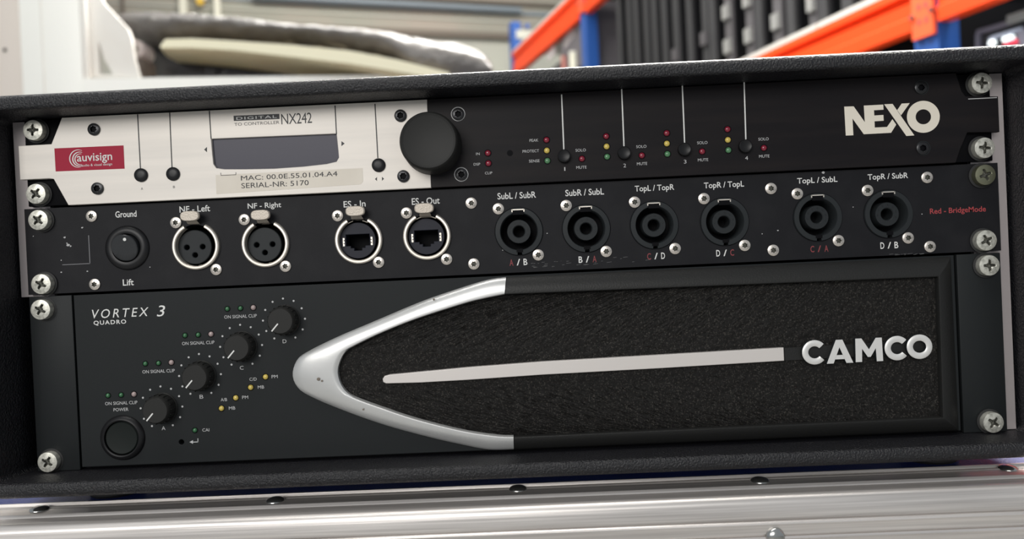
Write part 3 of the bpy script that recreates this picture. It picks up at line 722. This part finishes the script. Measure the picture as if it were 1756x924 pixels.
# serial label
Z6 = lambda a, c: (330+a/3.512, 160+c/3.512)
b = MB(); b.prism(pp_([Z6(140, 492), Z6(1025, 450), Z6(1028, 530), Z6(1012, 548), Z6(145, 607)]), YF-.1, YF); lab = b.build('serial_label', M['paper'], sp, smooth=False, label='faded clear serial number label')
def to_lab(o): o.parent = lab; o.location = (0, 0, 0)
px, py = Z6(582, 497); to_lab(text('MAC: 00.0E.55.01.04.A4', px, py, 587/3.512, 29/3.512, YS, M['blackprint'], sp))
px, py = Z6(497, 547); to_lab(text('SERIAL-NR: 5170', px, py, 410/3.512, 31/3.512, YS, M['blackprint'], sp))
b = MB()
for l in ([(169, 478), (171, 478), (173, 495), (171, 495)], [(171, 493), (262, 489), (262, 491.5), (171, 496)], [(260, 476), (262, 476), (263, 490), (261, 490)]):
    b.prism([at(*Z6(a, c), YS) for a, c in l], YS-.06, YS)
b.build('bracket_mark', M['blackprint'], sp, smooth=False)

# ================================================================ UNIT 2: patch panel
pt = thing('patch_panel', 'black connector panel with round sockets in the middle rack space', 'connector panel', (0, 0, -88))
XLR = [(334.9, 421.7), (454.3, 417.4)]; ETH = [(614.5, 411.4), (731.8, 404.5)]
SPK = [(889.8, 396.7), (1005.4, 391.7), (1122.2, 385.7), (1243, 380), (1402.7, 372.3), (1524, 366.8)]
PT0, PT1 = -45.0, -88.0
XR = at(334.9+40.5, 421.7)[0]-at(334.9, 421.7)[0]
loops = [[(-241.3, PT0), (241.3, PT0), (241.3, PT1), (-241.3, PT1)]]
for (px, py) in XLR+ETH: loops.append(circ(*at(px, py), 10.6))
for (px, py) in SPK: loops.append(circ(*at(px, py), 11.7))
loops.append(circ(*at(216, 425), 7.6))
flat('faceplate', loops, 0, 2.6, M['patch'], pt, bevel=0.15)
chassis_b = MB(); chassis_b.box(-215, 215, 26, 60, PT1+1, PT0-1); chassis_b.build('rear_box', M['gap'], pt)
def dring(px, py, par, tabp):
    x, z = at(px, py, -1.5)
    b = MB(); b.lathe(x, z, [(10.0, 2), (10.0, -1.6), (10.4, -2.0), (11.2, -2.0), (11.75, -1.5), (11.9, 0.1)], 60, cap1=False, a0=radians(118), a1=radians(422)); b.build('ring', M['ring'], par)
    b = MB(); b.lathe(x, z, [(10.1, -.4), (9.9, 22)], 48, cap1=False); b.build('barrel', M['gap'], par)
    tx, tz = at(*tabp, -5.5); hw, hh = 4.75, 2.5
    b = MB(); n = 36; rows = []
    for (s_, y) in ((.9, -5.9), (1.0, -5.5), (1.0, -4.4), (.92, -4.0)):
        rows.append([(tx+hw*s_*math.copysign(abs(cos(2*pi*i/n))**.62, cos(2*pi*i/n)), y, tz+hh*s_*math.copysign(abs(sin(2*pi*i/n))**.8, sin(2*pi*i/n))) for i in range(n)])
    b.grid(rows, True); b.add(rows[0], [tuple(range(n))]); b.add(rows[-1], [tuple(range(n))])
    b.add([(tx-2.5, -5.0, tz-1.5), (tx+2.5, -5.0, tz-1.5), (tx+2.9, -1.6, tz-3.6), (tx-2.9, -1.6, tz-3.6)], [(0, 1, 2, 3)])
    b.add([(tx-2.9, -1.6, tz-3.6), (tx+2.9, -1.6, tz-3.6), (tx+2.9, 2, tz-4.2), (tx-2.9, 2, tz-4.2)], [(0, 1, 2, 3)])
    b.build('release_tab', M['tab'], par)
    return x, z
for (px, py), tp in zip(XLR, ((325, 370.2), (446.2, 368.4))):
    e = bpy.data.objects.new('microphone_socket', None); C.objects.link(e); e.parent = pt; e.location = -pt.location*1.0
    e.empty_display_size = .01
    x, z = dring(px, py, e, tp)
    x, z = at(px+1, py+2, 3)
    hl = [circ(x+dx, z+dz, 1.3, 20) for dx, dz in ((-4.0, 0), (4.0, 0), (0, -4.0))]
    flat('insert', [circ(x, z, 8.6)]+hl, 1.6, 9, M['plastic_grey'], e, bevel=0.4)
    b = MB(); b.box(x-8, x+8, 9, 10, z-8, z+8); b.build('insert_back', M['gap'], e)
    b = MB(); b.add([(x+1.5, 1.4, z-9.4), (x+3.2, 1.4, z-9.2), (x+3.0, 2.4, z-8.8), (x+1.6, 2.4, z-9.0)], [(0, 1, 2, 3)]); b.build('contact', M['ring'], e)
for (px, py), tp in zip(ETH, ((608.8, 361.7), (727, 356.8))):
    e = bpy.data.objects.new('network_socket', None); C.objects.link(e); e.parent = pt; e.location = -pt.location
    e.empty_display_size = .01
    dring(px, py, e, tp)
    x, z = at(px, py+1, 3)
    jack = [(x-5.9, z+3.1), (x+5.9, z+3.1), (x+5.9, z-2.6), (x+3.6, z-2.6), (x+3.6, z-3.7), (x+1.9, z-3.7), (x+1.9, z-5.0), (x-1.9, z-5.0), (x-1.9, z-3.7), (x-3.6, z-3.7), (x-3.6, z-2.6), (x-5.9, z-2.6)]
    notch = circ(x, z+9.0, 1.6, 16)
    out = [p for p in circ(x, z, 9.0, 60)]
    flat('insert', [out, jack], 1.8, 9, mat('slate_insert', (0.018, 0.019, 0.028), 0.45, spec=0.2) if 'slate_insert' not in bpy.data.materials else bpy.data.materials['slate_insert'], e, bevel=0.25)
    b = MB(); b.box(x-7, x+7, 12, 13, z-6, z+6); b.build('insert_back', M['gap'], e)
    b = MB()
    for s_ in (-1, 1):
        for (dz, h) in ((-2.6, 1.1), (-1.1, 1.1), (.4, 1.1)):
            b.box(x+s_*6.9-.35, x+s_*6.9+.35, 1.4, 2.2, z+dz, z+dz+h)
        b.box(x+s_*7.3-.15, x+s_*7.3+.15, 1.5, 2.2, z-2.6, z+1.5)
    b.build('contact', M['ring'], e)
    for s_ in (-1, 1):
        b = MB(); b.lathe(*at(px, py, 0), [(9.6, 0.6), (10.0, .3), (10.0, 1.2)], 10, cap1=False, a0=radians(90+s_*14), a1=radians(90+s_*30)); b.build('spring_clip', M['ring'], e)
for i, (px, py) in enumerate(SPK):
    e = bpy.data.objects.new('speaker_socket', None); C.objects.link(e); e.parent = pt; e.location = -pt.location
    e.empty_display_size = .01
    x, z = at(px, py, -.6); a0, a1 = radians(-90+8), radians(270-8)
    b = MB(); b.lathe(x, z, [(11.9, .1), (11.9, -.25), (11.6, -.9), (9.4, -1.0), (9.1, -.6), (8.9, 14)], 64, cap1=False, a0=radians(-84), a1=radians(264))
    b.build('flange', M['plastic_grey'], e)
    b = MB(); b.lathe(x, z, [(12.1, -.02), (12.1, -.12), (11.85, -.12)], 60, cap1=False); b.build('flange_edge', M['gap'], e)
    b = MB(); b.lathe(x, z, [(11.0, 10), (9, 11), (.2, 11)], 40); b.build('socket_floor', M['gap'], e)
    b = MB(); b.lathe(x, z, [(6.1, 12), (5.95, 1.5), (5.7, 1.0), (3.3, 1.0), (2.9, 1.4), (2.8, 12)], 48, cap1=False)
    for k in range(14):
        a = radians(-20+k*17); 
        if k % 2: continue
        b.box(x+4.6*cos(a)-.25, x+4.6*cos(a)+.25, .8, 1.1, z+4.6*sin(a)-.35, z+4.6*sin(a)+.35)
    b.build('centre_post', M['plastic_grey'], e)
    # key slot with bright latch edge at top
    b = MB(); b.box(x-2.7, x+2.7, -1.15, -.9, z+8.2, z+10.6); b.build('key_slot', M['gap'], e)
    b = MB(); b.box(x-3.0, x+3.0, -1.35, -.9, z+10.5, z+11.0); b.box(x-3.2, x-2.7, -1.35, -.9, z+9.6, z+10.9); b.box(x+2.7, x+3.2, -1.35, -.9, z+9.6, z+10.9); b.build('latch_edge', M['ring'], e)
    b = MB(); b.box(x-1.6, x+1.6, -1.1, -.9, z-10.3, z-8.6); b.build('key_slot', M['gap'], e)
for q in ((300.8, 381.6), (370, 462), (418.3, 376.4), (489, 456.4), (578.5, 369.8), (649, 449.5), (696.8, 365), (765.7, 444.3), (808, 348), (812.5, 452.5),
          (854.5, 357.8), (923, 437), (971, 352.2), (1039.7, 431), (1088.5, 346.4), (1158, 426), (1207.5, 340.4), (1277.5, 420.6), (1322.5, 323), (1326.5, 429),
          (1367.7, 332), (1438.4, 412.5), (1488.3, 326.4), (1557.9, 407.8), (1590.6, 304), (1595.6, 422.7), (156, 370.5), (161.5, 487.5)):
    small_screw(*q, pt, 0)
rack_screw(64, 377, pt); rack_screw(69, 487, pt); rack_screw(1691, 299.5, pt, me=ME_XO); rack_screw(1693, 412, pt)
# rocker switch
e = bpy.data.objects.new('rocker_switch', None); C.objects.link(e); e.parent = pt; e.location = -pt.location; e.empty_display_size = .01
x, z = at(217, 425, -1)
b = MB(); b.lathe(x, z, [(11.2, .1), (11.0, -.6), (10.2, -1.4), (8.4, -1.9), (7.2, -1.6), (6.9, -.5), (6.8, 6)], 64, cap1=False); b.build('bezel', M['plastic'], e)
b = MB(); n = 40
rows = []
for r, o in ((6.6, 4), (6.55, 0), (6.2, -.35), (3, -.45), (.2, -.45)):
    rows.append([(x+r*cos(2*pi*i/n), (o if o > 1 else o-3.0-.26*r*sin(2*pi*i/n)), z+r*sin(2*pi*i/n)) for i in range(n)])
b.grid(rows, True); b.add(rows[-1], [tuple(range(n))]); b.build('rocker', mat('rocker_plastic', (0.030, 0.032, 0.035), 0.3, spec=0.4), e)
dx, dz = at(214, 410.5, -4.5); b = MB(); b.lathe(dx, dz, [(.8, -3.6), (.8, -4.75), (.2, -4.8)], 16); b.build('white_dot', M['white'], e)
# texts
def ptx(s_, px, py, w_, h_, m_=M['white'], **k): text(s_, px, py, w_, h_, 0, m_, pt, weight=0.012, **k)
ptx('Ground', 216, 367, 37, 11); ptx('Lift', 220, 484, 19, 11)
ptx('NF - Left', 334, 358, 53, 11); ptx('NF - Right', 453.5, 353.5, 58, 12)
ptx('ES - In', 608, 349.5, 38, 11); ptx('ES - Out', 730, 344.5, 48, 11.5)
ptx('SubL / SubR', 886, 335, 66, 11); ptx('SubR / SubL', 1002.5, 329.5, 66, 11); ptx('TopL / TopR', 1122.3, 323.5, 67, 13); ptx('TopR / TopL', 1241.5, 318, 68, 13)
ptx('TopL / SubL', 1401.5, 310, 68, 12.5); ptx('TopR / SubR', 1522.5, 303.5, 68, 12.5)
for px, py, a, c, ca, cc in ((889, 449.5, 'A', 'B', 1, 0), (1007.5, 444.5, 'B', 'A', 0, 1), (1125, 439, 'C', 'D', 1, 0), (1243.5, 433.5, 'D', 'C', 0, 1), (1405, 426.5, 'C', 'A', 1, 1), (1525, 420.5, 'D', 'B', 0, 0)):
    W_, R_ = M['white'], M['redprint']
    ptx(a, px-12, py+.6, 6.5, 11, R_ if ca else W_); ptx('/', px, py, 6, 11, R_ if (ca and cc) else W_); ptx(c, px+12, py-.6, 6.5, 11, R_ if cc else W_)
ptx('Red - BridgeMode', 1642.5, 361.5, 94, 12, M['red_bright'])
# remnant of a square label
b = MB()
for (a, c, d, e_) in ((104, 402, 150, 400), ):
    pass
qa = pts([(106, 403), (152, 400), (155, 452), (107, 455)])
b.box(min(qa[2][0], qa[1][0])-.25, qa[1][0]+.15, -.08, 0, qa[2][1], qa[1][1]-1); b.box(qa[3][0], qa[2][0], -.08, 0, qa[2][1]-.1, qa[2][1]+.25)
b.build('label_remnant', mat('faint_adhesive', (0.15, 0.15, 0.16), 0.5), pt, smooth=False)
b = MB()
for (px, py, r) in ((111, 407, .8), (117, 420, 1.1), (121, 422, .7), (115, 417, .5), (105, 446, .5), (105, 467, .6), (150, 465, .7), (141, 390, .7), (57, 405, .4), (257, 458, .4), (938, 400, .4), (862, 429, .35), (1334, 395, .6), (1307, 401, .4), (1463, 355, .4), (1581, 367, .4), (1412, 295.8, 1.0)):
    x, z = at(px, py); b.prism([(x+r*random.uniform(.5, 1)*cos(a), z+r*random.uniform(.3, .8)*sin(a)) for a in [2*pi*k/7 for k in range(7)]], -.05, .02)
b.build('paint_chips', mat('chipped_paint', (0.42, 0.42, 0.42), 0.5), pt, smooth=False)
b = MB()
for k in range(46):
    px = random.uniform(900, 1110) if k < 32 else random.uniform(1515, 1590); base = 452-(px-960)*.058 if k < 32 else 437.5-(px-1515)*.035
    py = base+random.uniform(-5, 5)*(1 if k < 32 else .2); x, z = at(px, py); l = random.uniform(.6, 2.6)
    b.prism([(x, z), (x+l, z+l*.1), (x+l, z+l*.1+.09), (x, z+.12)], -.04, .02)
b.build('scratches', mat('scratched_paint', (0.16, 0.16, 0.16), 0.5), pt, smooth=False)

# ================================================================ UNIT 3: amplifier
am = thing('power_amplifier', 'dark grey two-unit power amplifier with silver arrow trim, lowest in the rack', 'amplifier', (0, 0, -177))
AT, AB = -89.0, -176.4
ex0 = at(133, 600, 0)[0]; ex1 = at(1640, 600, 0)[0]
b = MB(); b.box(-240.8, ex0-1.3, -.6, 3, AB-.3, AT, .4); b.build('ear', M['amp'], am)
b = MB(); b.box(ex1+2.0, 240.8, 0, 3, AB-.3, AT, .4); b.build('ear', M['amp'], am)
b = MB(); b.box(-222, 222, 3.2, 300, AB-.2, AT-.5); b.build('chassis', M['gap'], am)
YA = -1.2
xr = at(860, 600, YA)[0]
flat('front_panel', [[(ex0, AT-.2), (ex1, AT-.2), (ex1, AB+1.2), (ex0, AB+1.2)], circ(*at(209, 750, YA), 8.9), circ(*at(311, 758, YA), 1.3, 16)], YA, 3, M['amp'], am, bevel=0.3)
rack_screw(68, 531, am); rack_screw(80, 793, am); rack_screw(1698, 455, am); rack_screw(1705, 725, am)
# arrow trim
YT = -5.5
outp = [(867.6, 475), (830.6, 481), (764, 502), (714, 520), (636, 553), (577, 578), (530, 601), (508, 616), (498.7, 640), (504, 661), (523, 678), (577, 702), (655, 730), (733, 751.6), (791.6, 765), (838, 773.5), (881, 773)]
inp = [(865, 505), (828, 512.5), (791.6, 522), (714, 547), (655, 570.5), (610, 592), (590, 605), (579, 630), (581, 652), (592, 671), (610, 682.5), (655, 699), (713.7, 718.5), (791.6, 738), (850, 747), (880.5, 748.5)]
NO = 120
oc = catmull([at(a, c, YT) for a, c in outp], NO); ic = catmull([at(a, c, YT) for a, c in inp], NO)
SEC = [(0, YA+.2), (.0, YT+3.1), (.05, YT+2.4), (.2, YT+1.5), (.5, YT+.55), (.88, YT), (.95, YT+.1), (1.0, YT+.7), (1.0, YA+.2)]
b = MB(); rows = [[(o[0]+(i[0]-o[0])*t_, y, o[1]+(i[1]-o[1])*t_) for t_, y in SEC] for o, i in zip(oc, ic)]
b.grid(rows); b.add(rows[0], [tuple(range(len(SEC)))]); b.add(rows[-1], [tuple(range(len(SEC)))[::-1]])
b.build('arrow_trim', M['trim'], am, label='satin silver arrow-shaped trim')
# black frame bars
fo = [(868.4, 475), (1636, 440.5), (1650, 741), (882, 773)]; fi = [(866, 505), (1607.5, 475), (1615, 715), (881.5, 748.5)]
fo = [at(a, c, YT+1) for a, c in fo]; fi = [at(a, c, YT+1) for a, c in fi]
zt_ = (fo[0][1]+fo[1][1])/2; fo[0] = (fo[0][0], zt_); fo[1] = (fo[1][0], zt_)
M['bar'] = mat('satin_black_bar', (0.014, 0.014, 0.0135), 0.45, bump=(1200, 0.0002, 0.5), spec=0.3)
for k in range(3):
    secs = [(0, YA+.2), (0, YT+4), (.1, YT+3.0), (.45, YT+1.2), (.90, YT+.2), (.96, YT+.3), (1.0, YT+.8), (1.0, YA+.2)]
    rows = []
    for j in (k, k+1):
        o, i = fo[j], fi[j]; rows.append([(o[0]+(i[0]-o[0])*t_, y, o[1]+(i[1]-o[1])*t_) for t_, y in secs])
    b = MB(); b.grid(rows); b.add(rows[0], [tuple(range(8))]); b.add(rows[1], [tuple(range(8))[::-1]]); b.build('frame_bar', M['bar'], am)
# foam grille, grainy relief
fz0, fz1 = fi[2][1]-1, fi[0][1]+1
def inside_x0(z):
    best = None
    for a, c in zip(ic, ic[1:]):
        if (a[1]-z)*(c[1]-z) <= 0 and a[1] != c[1]:
            xx = a[0]+(c[0]-a[0])*(z-a[1])/(c[1]-a[1]); best = xx if best is None else min(best, xx)
    return (best if best is not None else fi[0][0])-2.0
nz_, nx_ = 92, 330; rows = []
for j in range(nz_+1):
    z = fz0+(fz1-fz0)*j/nz_; xa = inside_x0(min(max(z, ic[-1][1]+.01), ic[0][1]-.01)); xb = fi[1][0]+1.5
    rows.append([(xa+(xb-xa)*i/nx_, YA-.35-random.random()*.65-noise.noise(Vector((i*.15, j*.15, 0)))*.25, z) for i in range(nx_+1)])
b = MB(); b.grid(rows); b.build('foam_grille', M['foam'], am, label='grainy black foam grille')
# centre bar
YBR = -4.6
bar = pts([(656, 650), (659, 645), (668, 642.5), (800, 630), (930, 620), (1130, 608.5), (1344, 596), (1345, 618.5), (1130, 631.5), (930, 642.5), (800, 651.5), (720, 656), (662, 657.5), (657, 655)], YBR)
flat('centre_bar', [bar], YBR, YA, M['trim_bar'], am, bevel=0.3, label='long tapering silver bar')
ext = pts([(1345.6, 596.5), (1592, 583), (1593, 605), (1346.5, 618.5)], YBR+1)
flat('bar_extension', [ext], YBR+1.2, YA, M['bar'], am, bevel=0.15, label='black continuation of the silver bar')
# raised letters, one mesh each
YL = -5.9
def zz(a, c): return at(1280+a/2.498, 430+c/2.498, YL)
def letter(build):
    b = MB(); build(b)
    for i, f in enumerate(b.f):
        ys = [b.v[q][1] for q in f]
        if max(ys)-min(ys) > 0.6: b.mi[i] = 1
    b.build('raised_letter', [M['camco'], M['plastic_grey']], am)
kk = (YL-CAMP.y)/F/2.498
def arc(b, c, rx, rz, th_, a0, a1, n=40):
    cx, cz = zz(*c); rows = []
    for i in range(n+1):
        a = radians(a0+(a1-a0)*i/n)
        row = []
        for (q, y) in ((0, YBR+1), (0, YL+.3), (.4, YL), (th_-.4, YL), (th_, YL+.3), (th_, YBR+1)):
            row.append((cx+(rx*kk-q)*cos(a), y, cz+(rz*kk-q)*sin(a)))
        rows.append(row)
    b.grid(rows)
    if abs(a1-a0) < 359: b.add(rows[0], [tuple(range(6))]); b.add(rows[-1], [tuple(range(6))[::-1]])
T = 3.0
def rel(cx_, cz_, l):   # polygon in zoom pixels relative to a centre, upright in the panel
    x, z = zz(cx_, cz_); return [(x+a*kk, z-c*kk) for a, c in l]
letter(lambda b: arc(b, (293, 435), 53, 52, T, 42, 318))
letter(lambda b: [b.prism(rel(399, 431, l), YL, YBR+1) for l in ([(-14, -50), (14, -50), (56, 50), (27, 50), (0, -18), (-27, 50), (-56, 50)], [(-13.5, 15), (13.5, 15), (20.6, 33), (-20.6, 33)])])
letter(lambda b: b.prism(rel(525, 424, [(-58, 50), (-56, -50), (-30, -50), (0, -2), (30, -50), (56, -50), (58, 50), (31, 50), (29, -6), (6, 30), (-6, 30), (-29, -6), (-31, 50)]), YL, YBR+1))
letter(lambda b: arc(b, (647, 417), 53, 52, T, 42, 318))
letter(lambda b: arc(b, (743, 411), 54, 52, T, 0, 360, 56))
# controls
def amp_knob(px, py, letter_, lp):
    x, z = at(px, py, YA)
    e = bpy.data.objects.new('level_knob', None); C.objects.link(e); e.parent = am; e.location = -am.location; e.empty_display_size = .01
    h = YA-8.0
    b = MB(); b.lathe(x, z, [(7.6, YA+.1), (7.6, YA-.4), (7.2, YA-.8), (7.0, YA-5), (6.4, h+.6), (5.9, h), (.2, h)], 48)
    for k in range(18):
        a = 2*pi*k/18; r = 7.05
        b.obox((x+r*cos(a), YA-6.2, z+r*sin(a)), (-.35*sin(a), 0, .35*cos(a)), (.25*cos(a), 0, .25*sin(a)), (0, 5, 0))
    b.build('cap', M['knob'], e)
    d = Vector((cos(radians(228)), sin(radians(228)))); n = Vector((-d.y, d.x))*.32
    p0 = Vector((x, z))+d*1.6; p1 = Vector((x, z))+d*6.4
    b = MB(); b.prism([tuple(p0+n), tuple(p1+n), tuple(p1-n), tuple(p0-n)], h-.12, h+.4); b.build('pointer', M['white'], e, smooth=False)
    b = MB()
    cx, cz = at(px-2, py-.5, YA)
    for k in range(11):
        a = radians(-60+30*k); b.lathe(cx+10.5*cos(a), cz+10.5*sin(a), [(.52, YA), (.5, YA-.07), (.1, YA-.08)], 10)
    b.build('scale_dots', M['white_dim'], e, smooth=False)
    text(letter_, *lp, 6.5, 6.5, YA, M['white_dim'], am)
amp_knob(279, 699, 'A', (280.5, 734)); amp_knob(345, 643.5, 'B', (345.5, 680)); amp_knob(415.5, 593.5, 'C', (414.5, 630.5)); amp_knob(489, 548.5, 'D', (488, 585))
for (x0_, y0_) in ((185.5, 678), (249.5, 623.5), (317.5, 575), (390, 529.5)):
    led(x0_, y0_, am, M['led_gd'], YA, 1.15); led(x0_+22.5, y0_-1, am, M['led_gd'], YA, 1.15); led(x0_+44.5, y0_-2.2, am, M['led_c'], YA, 1.3)
    text('ON SIGNAL CLIP', x0_+22.5, y0_+12.8, 56.5, 5.6, YA, M['white_dim'], am)
text('POWER', 207.5, 702, 26, 5.6, YA, M['white_dim'], am)
for (px, py) in ((380, 700), (404.5, 682), (430, 664), (455.5, 646)): led(px, py, am, M['led_y'], YA, 1.35)
led(334.5, 737.5, am, M['led_gd'], YA, 1.2)
for s_, px, py, w_ in (('MB', 398, 699.5, 11), ('PM', 420.5, 681, 10.5), ('MB', 447.5, 663.5, 11), ('PM', 471, 645.5, 10.5), ('A/B', 384, 685, 11), ('C/D', 434, 650, 12.5), ('CAI', 353, 737, 12)):
    text(s_, px, py, w_, 5.4, YA, M['white_dim'], am)
b = MB()
for l in ([(325, 757.8), (331, 754.5), (331, 760.8)], [(331, 757.2), (340, 756.8), (340, 758.2), (331, 758.6)], [(338.8, 751.5), (340, 751.5), (340.2, 758), (339, 758)]): b.prism(pts(l, YA), YA-.06, YA)
b.build('arrow_mark', M['white_dim'], am, smooth=False)
b = MB(); x, z = at(311, 758, YA); b.lathe(x, z, [(1.28, 3), (.2, 3)], 16); b.build('pin_hole', M['gap'], am)
text('VORTEX', 206.5, 536.4, 99, 15.4, YA, M['white'], am, shear=0.22, spacing=1.35)
text('3', 276, 533, 15, 19, YA, M['white'], am, shear=0.22)
text('QUADRO', 188.5, 553, 57, 8.6, YA, M['white'], am, spacing=1.2, weight=0.015)
e = bpy.data.objects.new('power_button', None); C.objects.link(e); e.parent = am; e.location = -am.location; e.empty_display_size = .01
x, z = at(209, 751, YA-1)
b = MB(); b.lathe(x, z, [(11.3, YA+.1), (11.1, YA-.7), (10.3, YA-1.6), (9.2, YA-2.0), (8.6, YA-1.7), (8.5, YA+4)], 64, cap1=False); b.build('bezel', M['plastic'], e)
b = MB(); b.lathe(x, z, [(8.2, YA+4), (8.2, YA-.8), (7.7, YA-1.3), (5, YA-1.0), (.2, YA-.9)], 56); b.build('push_cap', mat('matte_button', (0.008, 0.011, 0.010), 0.5, spec=0.2), e)
b = MB(); b.cur = 0
for px, py, r in ((744, 513.5, .55), (546, 650, .8), (623, 702, .45), (552, 653, .5)):
    x, z = at(px, py, YT); b.lathe(x, z, [(r, YT-.15), (r*.9, YT-.22), (.05, YT-.23)], 10)
b.build('dents', M['band_dark'], am, smooth=False)
